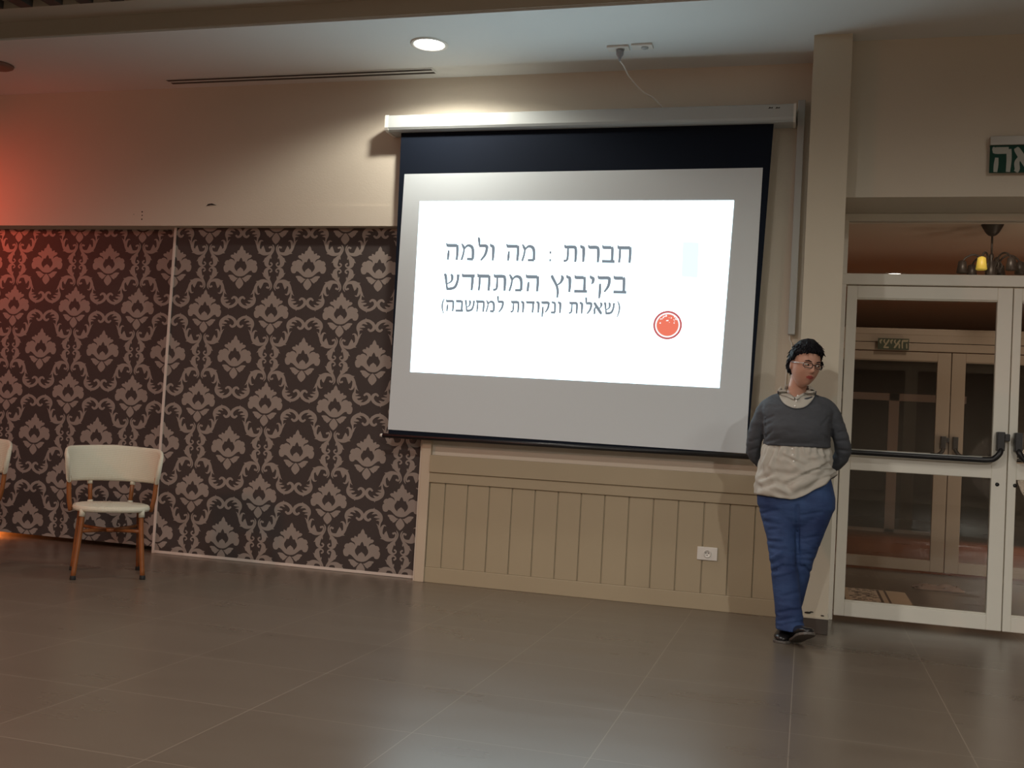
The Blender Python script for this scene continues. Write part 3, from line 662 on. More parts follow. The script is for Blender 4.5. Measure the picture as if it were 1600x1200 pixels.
# ------------------------------------------------------------------ chairs
M['weave'] = None
def weave():
    m = mat('white woven rattan', (0.66, 0.62, 0.50), 0.6); nt = m.node_tree; b = nt.nodes['Principled BSDF']
    tc = nt.nodes.new('ShaderNodeTexCoord'); mp = nt.nodes.new('ShaderNodeMapping'); mp.inputs['Scale'].default_value = (1, 1, 1)
    w1 = nt.nodes.new('ShaderNodeTexWave'); w1.inputs['Scale'].default_value = 55; w1.bands_direction = 'Z'; w1.inputs['Distortion'].default_value = .4
    w2 = nt.nodes.new('ShaderNodeTexWave'); w2.inputs['Scale'].default_value = 48; w2.bands_direction = 'X'; w2.inputs['Distortion'].default_value = .4
    mm = nt.nodes.new('ShaderNodeMath'); mm.operation = 'MULTIPLY'
    for w_ in (w1, w2): nt.links.new(tc.outputs['Object'], w_.inputs['Vector'])
    nt.links.new(w1.outputs['Fac'], mm.inputs[0]); nt.links.new(w2.outputs['Fac'], mm.inputs[1])
    bp = nt.nodes.new('ShaderNodeBump'); bp.inputs['Strength'].default_value = .6; bp.inputs['Distance'].default_value = .004
    nt.links.new(mm.outputs[0], bp.inputs['Height']); nt.links.new(bp.outputs[0], b.inputs['Normal'])
    mx = nt.nodes.new('ShaderNodeMix'); mx.data_type = 'RGBA'; mx.inputs[6].default_value = (.62, .58, .46, 1); mx.inputs[7].default_value = (.86, .82, .70, 1)
    nt.links.new(mm.outputs[0], mx.inputs[0]); nt.links.new(mx.outputs[2], b.inputs['Base Color']); return m
M['weave'] = weave()
M['cane'] = mat('brown cane tube', (0.25, 0.085, 0.025), 0.35, var=0.35, vscale=14)
M['rubber'] = mat('black rubber', (0.01, 0.01, 0.01), 0.7)
def make_chair(loc, rz, label):
    t = thing('bistro_chair', label, 'chair', (0, 0, 0), group='white woven bistro chairs')
    # backrest wraps round the seat: arc from one side over the back (+y) to the other
    n = 40; rings = []; R1, R2 = .255, .225
    for i in range(n+1):
        a = -.06*PI+1.12*PI*i/n                     # angle, 0.5*pi is the rear
        s_ = min(1, min(i, n-i)/7.0); ztop = .70+.155*math.sin(min(1, .25+.75*s_)*PI/2)-.012*(1-s_)
        ztop = .790-.055*(1-s_)**2-.012*abs(math.cos(a)); zbot = .560
        c_, s2 = math.cos(a), math.sin(a); lean = .035
        def P(r, z):
            rr = r+lean*(z-.56)/.3; return (c_*(R1+rr-.0), .02+s2*(R2+rr-.0), z)
        h = .014
        prof = []
        for k in range(12):
            ph = 2*PI*k/12; e = math.copysign(abs(math.cos(ph))**.6, math.cos(ph)); f = math.copysign(abs(math.sin(ph))**.35, math.sin(ph))
            prof.append(P(e*h, (ztop+zbot)/2+f*(ztop-zbot)/2))
        rings.append(prof)
    b = MB(); b.loft(rings); b.build('backrest', M['weave'], t)
    # seat: rounded woven pad
    rings = []
    for z, k in ((.398, .90), (.402, .98), (.415, 1.0), (.428, .98), (.433, .90), (.431, .5), (.430, .05)):
        rings.append([(.225*k*math.copysign(abs(math.cos(q))**.75, math.cos(q)), .0+.225*k*math.copysign(abs(math.sin(q))**.75, math.sin(q)), z) for q in [2*PI*j/36 for j in range(36)]])
    b = MB(); b.loft(rings); b.build('seat', M['weave'], t)
    for sx in (1, -1):
        for (fx, fy, tx, ty, tz) in ((.195, -.192, .165, -.155, .40), (.195, .192, .195, .175, .55)):
            b = MB()
            if ty > 0: pts = [(sx*fx, fy+.01, .012), (sx*.178, .165, .30), (sx*.172, .155, .40)]
            else: pts = [(sx*fx, fy, .012), (sx*.172, -.165, .28), (sx*tx, ty, tz)]
            b.tube(smooth_line(pts), .0145, n=12); lg = b.build('leg', M['cane'], t)
            b = MB(); b.lathe([(.017, 0), (.018, .004), (.016, .022), (.0148, .024)], (pts[0][0], pts[0][1], 0), n=14); sub(b.build('foot_cap', M['rubber'], t), lg)
            if ty < 0:
                b = MB(); b.tube([(sx*.168, ty-.003, .37), (sx*.165, ty, .415)], .0185, n=12); sub(b.build('binding', M['weave'], t), lg)
        b = MB(); b.tube(smooth_line([(sx*.232, .02, .39), (sx*.246, .005, .47), (sx*.254, .0, .60)]), .0140, n=12); b.build('arm_post', M['cane'], t)
        b = MB(); b.tube([(sx*.205, .02, .400), (sx*.240, .02, .400)], .010, n=10); b.build('arm_bracket', M['weave'], t)
        b = MB(); b.tube([(sx*.118, .205, .415), (sx*.130, .232, .60)], .0130, n=12); bp_ = b.build('back_post', M['cane'], t)
        b = MB(); b.tube([(sx*.127, .226, .54), (sx*.129, .230, .575)], .0165, n=12); sub(b.build('binding', M['weave'], t), bp_)
        b = MB(); b.tube([(sx*.118, .205, .415), (sx*.1195, .208, .44)], .0165, n=12); sub(b.build('binding', M['weave'], t), bp_)
    b = MB()
    for sx in (1, -1):
        b.tube([(sx*.172, -.163, .285), (sx*.176, .160, .285)], .011, n=10)
    for pa, pb in ((( -.172, -.163, .285), (-.02, -.01, .275)), ((.172, -.163, .285), (.02, -.01, .275)), ((-.176, .160, .285), (-.02, .01, .275)), ((.176, .160, .285), (.02, .01, .275))):
        b.tube([pa, pb], .011, n=10)
    b.lathe([(.028, .264), (.034, .270), (.034, .282), (.028, .288)], (0, 0, 0), n=16)
    b.build('stretcher', M['cane'], t)
    t.location = loc; t.rotation_euler.z = rz
    return t
ch1 = make_chair((-4.105, 5.575, 0), math.radians(39), 'white woven armchair on brown legs standing before the damask panels')
def dup(root, loc, rz, label):
    r = root.copy(); C.objects.link(r); r.location = loc; r.rotation_euler.z = rz; r['label'] = label
    for c in list(root.children):
        d = c.copy(); C.objects.link(d); d.parent = r
        for g_ in list(c.children):
            e_ = g_.copy(); C.objects.link(e_); e_.parent = d
    return r
lc2 = at(-66, 790, 5.45)
dup(ch1, (lc2.x, 5.45, 0), math.radians(44), 'white woven armchair cut off by the left edge, only its back rim showing')

# ------------------------------------------------------------------ the woman
random.seed(11)
person = thing('person', 'woman in dark grey sweater, pale blouse, blue jeans and glasses leaning on the pillar', 'person', (-0.02, 5.80, 0))
PXM = 5.8/1633*1.0
def ell(c, rx, ry, n=28, sq=1.0):
    return [Vector((c.x+rx*math.copysign(abs(math.cos(2*PI*j/n))**sq, math.cos(2*PI*j/n)), c.y+ry*math.copysign(abs(math.sin(2*PI*j/n))**sq, math.sin(2*PI*j/n)), c.z)) for j in range(n)]
def ringloft(rows, n=28, sq=1.0):
    """rows: (px u, px v, Y, half-width px, depth radius m)"""
    out = []
    for u, v, Y, hw, dr in rows: out.append(ell(at(u, v, Y), hw*PXM, dr, n, sq))
    return out
def chain(rows):
    return [at(u, v, Y) for u, v, Y, r in rows], [r for u, v, Y, r in rows]
def remesh(b, name, mats, parent, voxel, smooth_it=0, classify=None, cut=None):
    me = bpy.data.meshes.new(name); me.from_pydata([tuple(p) for p in b.v], [], b.f)
    bm = bmesh.new(); bm.from_mesh(me); bmesh.ops.recalc_face_normals(bm, faces=bm.faces); bm.to_mesh(me); bm.free()
    o = bpy.data.objects.new(name, me); C.objects.link(o)
    r = o.modifiers.new('r', 'REMESH'); r.mode = 'VOXEL'; r.voxel_size = voxel; r.use_smooth_shade = True
    if smooth_it: s_ = o.modifiers.new('s', 'SMOOTH'); s_.factor = .5; s_.iterations = smooth_it
    dg = bpy.context.evaluated_depsgraph_get(); m2 = bpy.data.meshes.new_from_object(o.evaluated_get(dg)); m2.name = name
    bpy.data.objects.remove(o); bpy.data.meshes.remove(me)
    m2.materials.clear()
    for m in (mats if isinstance(mats, (list, tuple)) else [mats]): m2.materials.append(m)
    if cut:
        bm = bmesh.new(); bm.from_mesh(m2)
        bmesh.ops.delete(bm, geom=[f for f in bm.faces if cut(f.calc_center_median())], context='FACES'); bm.to_mesh(m2); bm.free()
    for p in m2.polygons:
        p.use_smooth = True; p.material_index = classify(p.center) if classify else 0
    off = Vector(parent['_loc'])
    m2.transform(Matrix.Translation(-off))
    o = bpy.data.objects.new(name, m2); C.objects.link(o); o.parent = parent
    return o
M['skin'] = mat('skin', (0.50, 0.27, 0.19), 0.5, var=0.05, vscale=20)
M['lips'] = mat('lips', (0.36, 0.075, 0.065), 0.4)
M['hair'] = mat('short black hair', (0.006, 0.005, 0.008), 0.6, spec=.2, bump=.6, bscale=120)
M['sweater'] = mat('charcoal knit', (0.062, 0.068, 0.080), 0.85, var=.08, vscale=40, bump=.25, bscale=300)
M['blouse'] = mat('pale grey-beige cotton', (0.46, 0.44, 0.39), 0.8, bump=.15, bscale=30)
M['shoe'] = mat('black leather', (0.012, 0.011, 0.012), 0.3)
M['sole'] = mat('shoe sole edge', (0.10, 0.09, 0.08), 0.5)
def denim():
    m = mat('blue denim', (0.035, 0.065, 0.16), 0.8); nt = m.node_tree; b = nt.nodes['Principled BSDF']
    tc = nt.nodes.new('ShaderNodeTexCoord'); n = nt.nodes.new('ShaderNodeTexNoise'); n.inputs['Scale'].default_value = 7; n.inputs['Detail'].default_value = 6
    nt.links.new(tc.outputs['Object'], n.inputs['Vector']); rp = nt.nodes.new('ShaderNodeValToRGB')
    rp.color_ramp.elements[0].position = .35; rp.color_ramp.elements[0].color = (.012, .030, .105, 1); rp.color_ramp.elements[1].position = .7; rp.color_ramp.elements[1].color = (.034, .076, .20, 1)
    nt.links.new(n.outputs['Fac'], rp.inputs[0]); nt.links.new(rp.outputs[0], b.inputs['Base Color'])
    mp = nt.nodes.new('ShaderNodeMapping'); mp.inputs['Scale'].default_value = (9, 9, 26); mp.inputs['Rotation'].default_value = (0, .5, 0)
    n2 = nt.nodes.new('ShaderNodeTexNoise'); n2.inputs['Scale'].default_value = 1; n2.inputs['Detail'].default_value = 3
    nt.links.new(tc.outputs['Object'], mp.inputs[0]); nt.links.new(mp.outputs[0], n2.inputs['Vector'])
    bp = nt.nodes.new('ShaderNodeBump'); bp.inputs['Strength'].default_value = .30; bp.inputs['Distance'].default_value = .02
    nt.links.new(n2.outputs['Fac'], bp.inputs['Height']); nt.links.new(bp.outputs[0], b.inputs['Normal']); return m
M['denim'] = denim()

# head frame
HC = at(1258, 570.5, 5.79)
HR = Matrix.Rotation(math.radians(27), 3, 'Z') @ Matrix.Rotation(math.radians(8), 3, 'X') @ Matrix.Rotation(math.radians(5), 3, 'Y')
def g(x, m_, s_): return math.exp(-((x-m_)/s_)**2)
def headpt(p, k=1.0, feat=True):
    x, y, z = p
    low = max(0, -z); X = .0735*x*(1-.30*low**1.6); Y = .094*y; Z = .119*z
    if y > 0: Y *= 1-.45*low
    if y < 0: Y *= (1-.10*max(0, z)); 
    if y < 0 and feat:
        u, w_ = X, Z; fr = min(1, -y*1.6)
        d = 0
        d += .022*math.exp(-(u/.0095)**2)*(g(w_, -.026, .014) if w_ > -.026 else g(w_, -.026, .008))
        d += .008*math.exp(-(u/.008)**2)*g(w_, 0, .02)
        d -= .010*(g(abs(u), .030, .015))*g(w_, .006, .011)
        d += .005*g(w_, .026, .010)*math.exp(-(u/.045)**4)
        d += .0055*math.exp(-(u/.020)**2)*(g(w_, -.053, .005)+g(w_, -.064, .006))-.003*math.exp(-(u/.022)**2)*g(w_, -.0585, .0025)
        d += .006*math.exp(-(u/.020)**2)*g(w_, -.098, .014)
        d += .004*g(abs(u), .040, .018)*g(w_, -.025, .02)
        Y -= d*fr
    return Vector((X, Y, Z))*k
b = MB(); n = 64; m_ = 48; rings = []
for i in range(m_+1):
    ph = -PI/2+PI*i/m_; rr = max(math.cos(ph), .002)
    rings.append([HC+HR @ headpt((rr*math.cos(2*PI*j/n), rr*math.sin(2*PI*j/n), math.sin(ph))) for j in range(n)])
b.loft(rings)
for s_ in (1, -1):
    b.ellipsoid(HC+HR @ Vector((s_*.074, .012, -.004)), .007, .015, .030, rot=HR @ Matrix.Rotation(s_*.25, 3, 'Z'))
# neck, trunk, arms
pts, rs = chain([(1243, 632, 5.87, .060), (1244, 618, 5.865, .052), (1246, 606, 5.86, .048), (1249, 592, 5.85, .046), (1252, 577, 5.83, .05)]); b.tube(pts, rs, n=24)
b.loft(ringloft([(1246, 622, 5.85, 30, .05), (1246, 634, 5.85, 42, .075), (1245, 655, 5.845, 47, .095), (1245, 675, 5.84, 45, .100), (1244, 700, 5.84, 43, .09), (1243, 740, 5.84, 48, .10), (1243, 775, 5.84, 52, .105), (1243, 795, 5.84, 50, .09)]))
ARML = [(1212, 632, 5.855, .046), (1201, 637, 5.865, .051), (1193, 650, 5.875, .052), (1184, 672, 5.89, .049), (1178.5, 694, 5.91, .043), (1180, 710, 5.945, .041), (1194, 725, 5.985, .036), (1212, 734, 6.015, .032), (1226, 738, 6.025, .028)]
ARMR = [(1278, 632, 5.855, .046), (1289, 637, 5.865, .052), (1298, 650, 5.875, .053), (1308, 672, 5.89, .048), (1316, 694, 5.91, .044), (1316.5, 710, 5.94, .042), (1305, 725, 5.98, .038), (1286, 733, 6.01, .034), (1268, 738, 6.025, .029)]
for A in (ARML, ARMR):
    pts, rs = chain(A[1:]); b.tube(smooth_line(pts, 3), [q.x*.72 for q in smooth_line([(r, 0, 0) for r in rs], 3)], n=18)
# hands behind the back, each with four curled fingers and a thumb
for s_, wu, wv in ((1, 1226, 738), (-1, 1268, 738)):
    w0 = at(wu, wv, 6.025); hd = Vector((s_*1, 0, -.12)).normalized(); up = Vector((0, 0, 1))
    b.tube([w0-hd*.01, w0+hd*.02, w0+hd*.055, w0+hd*.085], [.024, .030, .036, .030], n=16, flatten=1.0)
    for k, (dz, ln) in enumerate(((.027, .062), (.009, .070), (-.009, .066), (-.026, .052))):
        base = w0+hd*.078+up*dz
        b.tube([base, base+hd*ln*.45+Vector((0, -.004, -.004)), base+hd*ln*.78+Vector((0, -.016, -.008)), base+hd*ln*.92+Vector((0, -.030, -.012))], [.0095, .0090, .0082, .0062], n=10)
    tb = w0+hd*.028+up*.026; b.tube([tb, tb+hd*.022+up*.020, tb+hd*.046+up*.028+Vector((0, -.008, 0))], [.011, .0100, .0075], n=10)
# legs under the jeans
FL = [(1217, 782, 5.83, 27, .085), (1216, 800, 5.825, 28, .09), (1221, 840, 5.79, 22, .078), (1224.5, 880, 5.75, 19.5, .066), (1226.5, 900, 5.745, 20, .065), (1230.5, 940, 5.735, 19.5, .064), (1233, 962, 5.725, 20, .064), (1235.5, 984, 5.715, 21.0, .068)]
BL = [(1270, 782, 5.83, 29, .090), (1271, 800, 5.83, 28, .092), (1262, 840, 5.83, 21.5, .080), (1251.5, 880, 5.83, 17.5, .066), (1247, 900, 5.84, 17, .062), (1237.5, 940, 5.86, 16.5, .060), (1231, 962, 5.86, 16.5, .060), (1228, 980, 5.85, 16, .062)]
for Lg in (FL, BL): b.loft(ringloft([(u, v, Y, hw*.78, dr*.78) for u, v, Y, hw, dr in Lg]))
mouth = HC+HR @ Vector((0, -.10, -.0585))
def cls(c):
    d = HR.inverted() @ (c-HC)
    return 1 if (d.y < -.05 and (d.x/.021)**2+((d.z+.0588)/.0095)**2 < 1) else 0
body = remesh(b, 'body', [M['skin'], M['lips']], person, .0042, 1, cls)
# sweater
b = MB()
def tilt_front(rings_, amounts):
    for ring_, am in zip(rings_, amounts):
        cy_ = sum(p.y for p in ring_)/len(ring_)
        for p in ring_:
            if p.y < cy_: p.z -= am*min(1, (cy_-p.y)/.06)
    return rings_
b.loft(tilt_front(ringloft([(1246, 613, 5.85, 24, .060), (1246, 619, 5.85, 38, .070), (1246, 627, 5.85, 50, .085), (1245.5, 640, 5.845, 53, .100), (1245, 655, 5.84, 51, .118), (1245, 668, 5.834, 50.5, .134), (1245, 678, 5.834, 50, .134), (1245, 688, 5.838, 50, .125), (1245, 694, 5.84, 50.5, .119), (1245, 698, 5.84, 50.5, .116)], sq=.9), (.040, .038, .022, .006)))
for A in (ARML, ARMR):
    pts, rs = chain(A[:-1]); b.tube(smooth_line(pts, 4), [q.x for q in smooth_line([(r, 0, 0) for r in rs], 4)], n=20)
def topx(p):
    q = Vector(p)-Vector((0, 0, CAM_H)); z = q.dot(CF); return 800+F_PX*q.dot(CR)/z, 600+F_PX*q.dot(CD)/z
def crease(u, v, lines):
    d = 0
    for (a0, a1, b0, b1, wd_, am) in lines:
        ex, ey = b0-a0, b1-a1; L2 = ex*ex+ey*ey; t_ = max(0, min(1, ((u-a0)*ex+(v-a1)*ey)/L2))
        dist = math.hypot(u-a0-t_*ex, v-a1-t_*ey); taper = math.sin(PI*min(1, max(0, .12+.88*t_)))**.5 if t_ < 1 else .3
        if dist < 3*wd_: d += am*math.exp(-(dist/wd_)**2)*(.4+.6*taper)
    return d
SWEATER_LINES = [(1194.5, 652, 1193.5, 698, 3.2, -.007), (1297.5, 654, 1299, 700, 3.2, -.007), (1232, 676, 1262, 677, 3, -.003), (1194, 656, 1208, 650, 2.2, -.007), (1196, 664, 1206, 660, 2.2, -.005), (1196, 682, 1206, 673, 2.4, -.008), (1195, 691, 1216, 686, 2.4, -.006), (1295, 652, 1284, 664, 2.2, -.006), (1296, 688, 1286, 680, 2.2, -.005),
    (1172, 690, 1186, 686, 2.2, -.005), (1172, 704, 1184, 700, 2.0, -.005), (1306, 690, 1326, 688, 2.4, -.005), (1308, 703, 1326, 705, 2.2, -.005), (1310, 676, 1322, 674, 2, -.004), (1215, 693, 1276, 694, 3.0, -.004)]
BLOUSE_LINES = [(1204, 700, 1190, 738, 2.6, .010), (1213, 704, 1205, 730, 2.4, .009), (1209, 700, 1198, 728, 2.2, -.008), (1221, 700, 1216, 716, 2.2, .007), (1229, 700, 1228, 712, 2.0, .006), (1216, 700, 1213, 712, 1.8, -.006), (1254, 700, 1258, 712, 2.2, .006), (1266, 700, 1272, 716, 2.4, .007), (1278, 700, 1284, 716, 2.2, -.006),
    (1187, 748, 1212, 737, 2.6, -.010), (1212, 737, 1250, 742, 2.8, -.008), (1190, 753, 1214, 744, 2.6, .009), (1189, 762, 1214, 752, 2.4, -.009), (1214, 752, 1236, 764, 2.8, -.010), (1214, 758, 1234, 770, 2.6, .008), (1226, 756, 1262, 741, 2.8, -.012), (1262, 741, 1299, 724, 2.6, -.012), (1228, 750, 1262, 736, 2.6, .009), (1262, 736, 1297, 719, 2.6, .008),
    (1226, 708, 1258, 722, 2.6, .008), (1232, 716, 1262, 732, 2.6, -.008), (1262, 716, 1294, 710, 2.6, .007), (1270, 730, 1296, 733, 2.4, .008), (1200, 768, 1222, 776, 2.4, .006)]
JEANS_LINES = [(1190, 802, 1216, 797, 2.2, -.007), (1194, 815, 1220, 820, 2.2, -.007), (1196, 809, 1218, 811, 2.2, .005), (1201, 828, 1216, 826, 2.0, -.005), (1203, 846, 1224, 848, 2.2, -.008), (1202, 841, 1222, 842, 2.2, .006), (1206, 873, 1220, 864, 2.4, .008), (1206, 881, 1224, 872, 2.2, -.007), (1207, 893, 1222, 885, 2.4, -.012), (1222, 885, 1243, 886, 2.4, -.010), (1210, 899, 1236, 893, 2.6, .007),
    (1247, 868, 1264, 866, 2.2, -.007), (1246, 884, 1256, 886, 2.2, -.009), (1256, 886, 1268, 896, 2.2, -.009), (1250, 878, 1266, 880, 2.2, .006), (1222, 932, 1246, 926, 2.4, -.006), (1218, 944, 1246, 950, 2.4, .005), (1217, 957, 1250, 952, 2.4, -.008), (1216, 970, 1240, 966, 2.2, -.007), (1226, 976, 1254, 972, 2.2, -.009), (1246, 792, 1246, 880, 2.6, -.012), (1250, 806, 1284, 800, 2.2, -.005), (1256, 842, 1278, 838, 2.2, -.005)]
def apply_creases(o, lines):
    off_ = Vector(person['_loc'])
    for v in o.data.vertices:
        if v.normal.y < .15:
            d = crease(*topx(v.co+off_), lines)
            if d: v.co += v.normal*d
sw = remesh(b, 'sweater', M['sweater'], person, .0050, 7)
# creases of the knit
for v in sw.data.vertices:
    c = v.co; v.co += v.normal*(.0035*noise.noise(Vector((c.x*14, c.y*14, c.z*30)))+.0015*noise.noise(Vector((c.x*40, c.y*40, c.z*60))))
apply_creases(sw, SWEATER_LINES)
# blouse: yoke in the neckline, collar, and the skirt of it under the sweater
from mathutils.bvhtree import BVHTree
dg_ = bpy.context.evaluated_depsgraph_get(); dg_.update()
_po = Vector(person['_loc']); trees = []
for o in (sw, body):
    trees.append(BVHTree.FromPolygons([v.co+_po for v in o.data.vertices], [list(p.vertices) for p in o.data.polygons]))
EYE = Vector((0, 0, CAM_H))
def onbody(u, v, off):
    d = ray(u, v).normalized(); best = None
    for t_ in trees:
        h = t_.ray_cast(EYE, d)
        if h[0] is not None and (best is None or h[3] < best[3]): best = h
    if best is None: return at(u, v, 5.80)
    return best[0]-d*off
def closedline(pts, k=6): return [(p.x, p.y) for p in smooth_line([(a_, b_, 0) for a_, b_ in pts], k)]
outer = closedline([(1215.5, 611), (1216.5, 618), (1221, 627), (1229, 634), (1242, 638.5), (1256, 637), (1266, 630), (1273, 620), (1275, 611)])
inner = closedline([(1221, 607), (1226, 611), (1232, 615), (1238, 619), (1242, 621), (1247, 619), (1255, 615), (1262, 611), (1266, 607)])
m_ = len(outer); vs = []
for k in range(7):
    for i in range(m_):
        t_ = k/6; u = inner[i][0]*(1-t_)+outer[i][0]*t_; v = inner[i][1]*(1-t_)+outer[i][1]*t_
        vs.append(onbody(u, v, .004+.004*math.sin(t_*PI)))
for _ in range(3):
    nv = list(vs)
    for k in range(1, 6):
        for i in range(1, m_-1): nv[k*m_+i] = (vs[(k-1)*m_+i]+vs[(k+1)*m_+i]+vs[k*m_+i-1]+vs[k*m_+i+1])/4
    vs = nv
b = MB(); b.add(vs, [(k*m_+i, k*m_+i+1, (k+1)*m_+i+1, (k+1)*m_+i) for k in range(6) for i in range(m_-1)], 0, True)
o = b.build('blouse', M['blouse'], person); sdm = o.modifiers.new('s', 'SOLIDIFY'); sdm.thickness = .003
b = MB(); b.tube([onbody(u, v, .003) for u, v in outer], .0032, n=6); sub(b.build('neckline_rib', M['sweater'], person), sw)
# collar: two low flaps
for cl_ in ([(1220, 604, 0), (1215, 611, 1), (1219, 617, 1), (1229, 620, 1), (1240, 625.5, 1)], [(1266, 604, 0), (1273, 610, 1), (1269, 616, 1), (1258, 619, 1), (1244, 625.5, 1)]):
    ol = closedline([(a_, b_) for a_, b_, c_ in cl_], 6); il = inner[:len(inner)//2+1] if cl_[0][0] < 1240 else inner[len(inner)//2:][::-1]
    q_ = len(ol); vs = []
    for k in range(4):
        for i in range(q_):
            j = min(len(il)-1, round(i/(q_-1)*(len(il)-1))); t_ = k/3
            vs.append(onbody(il[j][0]*(1-t_)+ol[i][0]*t_, il[j][1]*(1-t_)+ol[i][1]*t_-.8, max(.010, .015-.0*t_)+.005*math.sin(t_*PI)))
    b = MB(); b.add(vs, [(k*q_+i, k*q_+i+1, (k+1)*q_+i+1, (k+1)*q_+i) for k in range(3) for i in range(q_-1)], 0, True)
    o = b.build('collar', M['blouse'], person); sdm = o.modifiers.new('s', 'SOLIDIFY'); sdm.thickness = .003
b = MB(); rings = []; base = at(1245, 606, 5.846)
for rr, dz in ((.056, -.012), (.060, .010), (.063, .012), (.066, -.012)):
    rings.append([Vector((base.x+rr*math.sin(a), base.y+rr*math.cos(a), base.z+dz+.010*math.cos(a))) for a in [-1.75+3.5*j/24 for j in range(25)]])
b.loft(rings, caps=False, closed=False); o = b.build('collar_band', M['blouse'], person); sdm = o.modifiers.new('s', 'SOLIDIFY'); sdm.thickness = .002
b = MB(); n = 96; rings = []
rows = [(1244.5, 692, 46.0, .100), (1244.5, 698, 48.5, .109), (1244.5, 703, 50.5, .117), (1244, 712, 52.5, .124), (1243.5, 722, 54, .129), (1243, 735, 56, .134), (1243, 748, 57.5, .137), (1243, 762, 58.5, .140), (1243, 776, 59, .141)]
dense = []
for i_ in range(len(rows)-1):
    for q in range(5): dense.append(tuple(rows[i_][a_]+(rows[i_+1][a_]-rows[i_][a_])*q/5 for a_ in range(4)))
dense.append(rows[-1]); n = 160
for k, (u, v, hw, dr) in enumerate(dense):
    c = at(u, v, 5.84); ring_ = []; amp = .0075*math.exp(-(max(0, v-700)/14)**2)*min(1, max(0, (v-693)/7))
    for j in range(n):
        a = 2*PI*j/n; sx, sy = math.cos(a), math.sin(a)
        gather = (math.sin(a*25+2.2*math.sin(a*5))*.5+noise.noise(Vector((sx*6, sy*6, 1.5)))*1.3)*amp
        q1 = noise.noise(Vector((sx*2.2-v*.020, sy*2.2, v*.055+sx*1.1))); q2 = noise.noise(Vector((sx*4-v*.03, sy*4+3, v*.09+sx*2)))
        fold = (.017*q1+.010*q2)*min(1, max(0, (v-700)/25))
        if sy < .2:
            pu, pv = topx((c.x+hw*PXM*sx, c.y+dr*sy, c.z)); fold += crease(pu, pv, BLOUSE_LINES)*1.15
        r1 = hw*PXM+gather+fold; r2 = dr+gather+fold
        t_ = max(0, (v-726)/50); zz = t_*(.108*max(0, sx+.12)**1.35-.010*max(0, -sy)*(1-abs(sx)))       # hem rises to the right
        ring_.append(Vector((c.x+r1*sx, c.y+r2*sy, c.z+zz)))
    rings.append(ring_)
b.loft(rings, caps=False); o = b.build('blouse_skirt', M['blouse'], person); sdm = o.modifiers.new('s', 'SOLIDIFY'); sdm.thickness = .003
M['button'] = mat('pearl button', (.85, .84, .80), .2)
dg_.update(); _bs = o.evaluated_get(dg_).to_mesh(); trees = [BVHTree.FromPolygons([v.co+_po for v in _bs.vertices], [list(p.vertices) for p in _bs.polygons])]+trees
M['button'] = mat('pearl button', (.85, .84, .80), .2)
for u, v in ((1246.5, 618.5), (1244, 626.5), (1242, 634.5), (1238, 701.5), (1238.5, 711), (1240, 721)):
    b = MB(); b.ellipsoid(onbody(u, v, .010 if v < 650 else .002), .0058, .004, .0058, n=10, m=6); b.build('button', M['button'], person)
# jeans
b = MB()
b.loft(ringloft([(1243, 735, 5.84, 49, .105), (1243, 755, 5.84, 54, .115), (1243.5, 775, 5.84, 57.5, .122), (1243.5, 792, 5.835, 57, .116), (1243, 806, 5.83, 48, .10), (1243, 818, 5.83, 40, .085), (1243, 828, 5.83, 25, .06)], sq=.85))
for Lg in (FL, BL): b.loft(ringloft(Lg))
jn = remesh(b, 'jeans', M['denim'], person, .0065, 2)
off = Vector(person['_loc'])
for v in jn.data.vertices:
    c = v.co; kn = math.exp(-((c.z-.47)/.07)**2)+.6*math.exp(-((c.z-.10)/.07)**2)+.10
    v.co += v.normal*kn*(.006*noise.noise(Vector((c.x*10, c.y*8, c.z*34)))+.003*noise.noise(Vector((c.x*30, c.y*20, c.z*70))))
apply_creases(jn, JEANS_LINES)
# shoes
def shoe(heel, toe, width, height, lift=0):
    """heel and toe: centre points of the sole underside"""
    heel, toe = Vector(heel), Vector(toe); d = (toe-heel); Ln = d.length; d.normalize(); sd_ = d.cross(Vector((0, 0, 1))).normalized(); up = sd_.cross(d).normalized()
    prof = [(0, .30, .35), (.03, .62, .80), (.12, .78, 1.0), (.28, .80, 1.05), (.42, .80, .85), (.58, .92, .62), (.74, 1.0, .50), (.88, .88, .42), (.97, .55, .32), (1.0, .25, .18)]
    b = MB(); rings = []
    for t_, w_, h_ in prof:
        c = heel+d*(t_*Ln); rings.append([c+sd_*(w_*width/2*math.copysign(abs(math.cos(q))**.8, math.cos(q)))+up*(h_*height*(.5+.5*math.sin(q))+.012) for q in [2*PI*j/20 for j in range(20)]])
    b.loft(rings); o1 = b.build('shoe', M['shoe'], person, subsurf=1)
    b = MB(); rings = []
    for t_, w_, h_ in prof:
        c = heel+d*(t_*Ln*1.02-.003); ww = w_*width/2*1.06
        rings.append([c+sd_*x+up*z for x, z in ((-ww, 0), (ww, 0), (ww, .014), (-ww, .014))])
    b.loft(rings, smooth=False); b.build('sole', M['sole'], person, bevel=.003)
hb = atz(1234, 985, 0); hb = Vector((at(1232, 985, 5.89).x, 5.89, .0)); tbk = Vector((at(1219, 1004, 5.68).x, 5.68, .0))
shoe(hb, tbk, .092, .085)
hf = Vector((at(1241, 1000, 5.74).x, 5.74, .002)); tf = Vector((at(1264, 996, 5.545).x, 5.545, .085))
shoe(hf, tf, .092, .075)
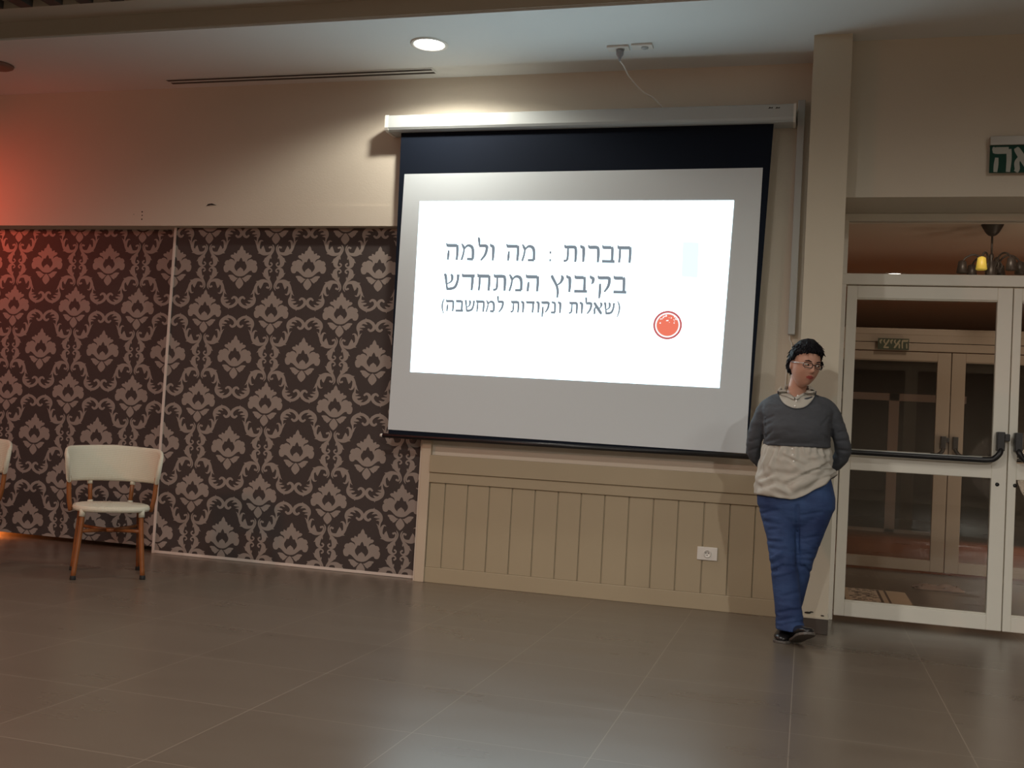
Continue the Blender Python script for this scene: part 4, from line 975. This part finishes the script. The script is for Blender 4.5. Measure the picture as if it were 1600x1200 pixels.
# hair: a cap over the skull with choppy tufts
b = MB(); n = 72; m_ = 44; rings = []
for i in range(m_+1):
    ph = -PI/2+PI*i/m_; rr = max(math.cos(ph), .002); ring_ = []
    for j in range(n):
        x, y, z = rr*math.cos(2*PI*j/n), rr*math.sin(2*PI*j/n), math.sin(ph)
        p = headpt((x, y, z), 1.0, False); nn = Vector((x, y, z)).normalized()
        front = max(0, -y)
        low = .30+ .33*front - (.75 if y > .35 else .0)*1 - .35*max(0, min(1, (y+.25)*2.0))*(1 if y <= .35 else 0)
        low += .07*noise.noise(Vector((x*6, y*6, 3)))+.05*noise.noise(Vector((x*16, y*16, 5)))
        th = .016+.005*noise.noise(Vector((x*5, y*5, z*5))) + .008*max(0, z) if z > low else -.010
        ring_.append(HC+HR @ (p+nn*th))
    rings.append(ring_)
b.loft(rings)
for k in range(230):
    a = random.uniform(0, 2*PI); z = random.uniform(.15, .98); rr = math.sqrt(1-z*z); x, y = rr*math.cos(a), rr*math.sin(a)
    if y < -.2 and z < .62: z = random.uniform(.62, .9); rr = math.sqrt(1-z*z); q = math.hypot(x, y); x, y = x/q*rr, y/q*rr
    elif y > .1: z = random.uniform(-.35, .95); rr = math.sqrt(1-z*z); q = math.hypot(x, y); x, y = x/q*rr, y/q*rr
    nn = Vector((x, y, z)).normalized(); p = headpt((x, y, z), 1.0, False)+nn*.012
    fall = Vector((x*1.2+random.uniform(-.4, .4), y*1.2+random.uniform(-.4, .4), -.9+random.uniform(-.3, .3)))
    if z > .85: fall = Vector((random.uniform(-.6, 1), random.uniform(-1, .3), random.uniform(-.1, .35)))
    tn = (fall-nn*fall.dot(nn)).normalized(); ln = random.uniform(.022, .040)
    P_ = [p, p+tn*ln*.5+nn*.006, p+tn*ln+nn*random.uniform(.0, .010)]
    b.tube([HC+HR @ q for q in P_], [.0065, .0050, .0012], n=6, flatten=.6)
b.build('hair', M['hair'], person)
# face parts
M['eye'] = mat('eye white', (.55, .52, .48), .25); M['iris'] = mat('iris', (.03, .02, .015), .2); M['gframe'] = mat('dark glasses frame', (.02, .018, .02), .3)
M['gtemple'] = mat('silver temple', (.75, .74, .72), .25, metal=.6)
for s_ in (1, -1):
    c = HC+HR @ Vector((s_*.030, -.0785, .006)); b = MB(); b.ellipsoid(c, .0120, .010, .0052, n=16, m=10, rot=HR); ey = b.build('eye', M['eye'], person)
    b = MB(); b.ellipsoid(HC+HR @ Vector((s_*.030+.003, -.0872, .0055)), .0048, .0025, .0046, n=14, m=8, rot=HR); sub(b.build('iris', M['iris'], person), ey)
    b = MB(); b.tube([HC+HR @ Vector((s_*x, y, z)) for x, y, z in ((.014, -.093, .023), (.030, -.091, .029), (.046, -.080, .024))], [.0022, .0030, .0015], n=6); b.build('eyebrow', M['hair'], person)
gl = []
b = MB()
for s_ in (1, -1):
    loop = [HC+HR @ Vector((s_*(.032+.023*math.copysign(abs(math.cos(q))**.5, math.cos(q))), -.101+.012*((.023*math.cos(q)+.02)/.04)**2, .004+.0125*math.copysign(abs(math.sin(q))**.5, math.sin(q)))) for q in [2*PI*j/24 for j in range(25)]]
    b.tube(loop, .0020, n=6)
b.tube([HC+HR @ Vector((x, -.102, .008)) for x in (-.010, 0, .010)], .0018, n=6)
o = b.build('glasses_rim', M['gframe'], person)
for s_ in (1, -1):
    b = MB(); b.tube([HC+HR @ Vector((s_*x, y, z)) for x, y, z in ((.052, -.092, .010), (.066, -.082, .010), (.0775, -.05, .008), (.080, .008, .006))], .0026, n=6); b.build('glasses_temple', M['gtemple'], person)

for o in bpy.data.objects:
    if '_loc' in o: del o['_loc']
cy = sc.cycles
cy.max_bounces = 8; cy.diffuse_bounces = 4; cy.glossy_bounces = 4; cy.transparent_max_bounces = 10; cy.sample_clamp_indirect = 4.0; cy.use_denoising = True
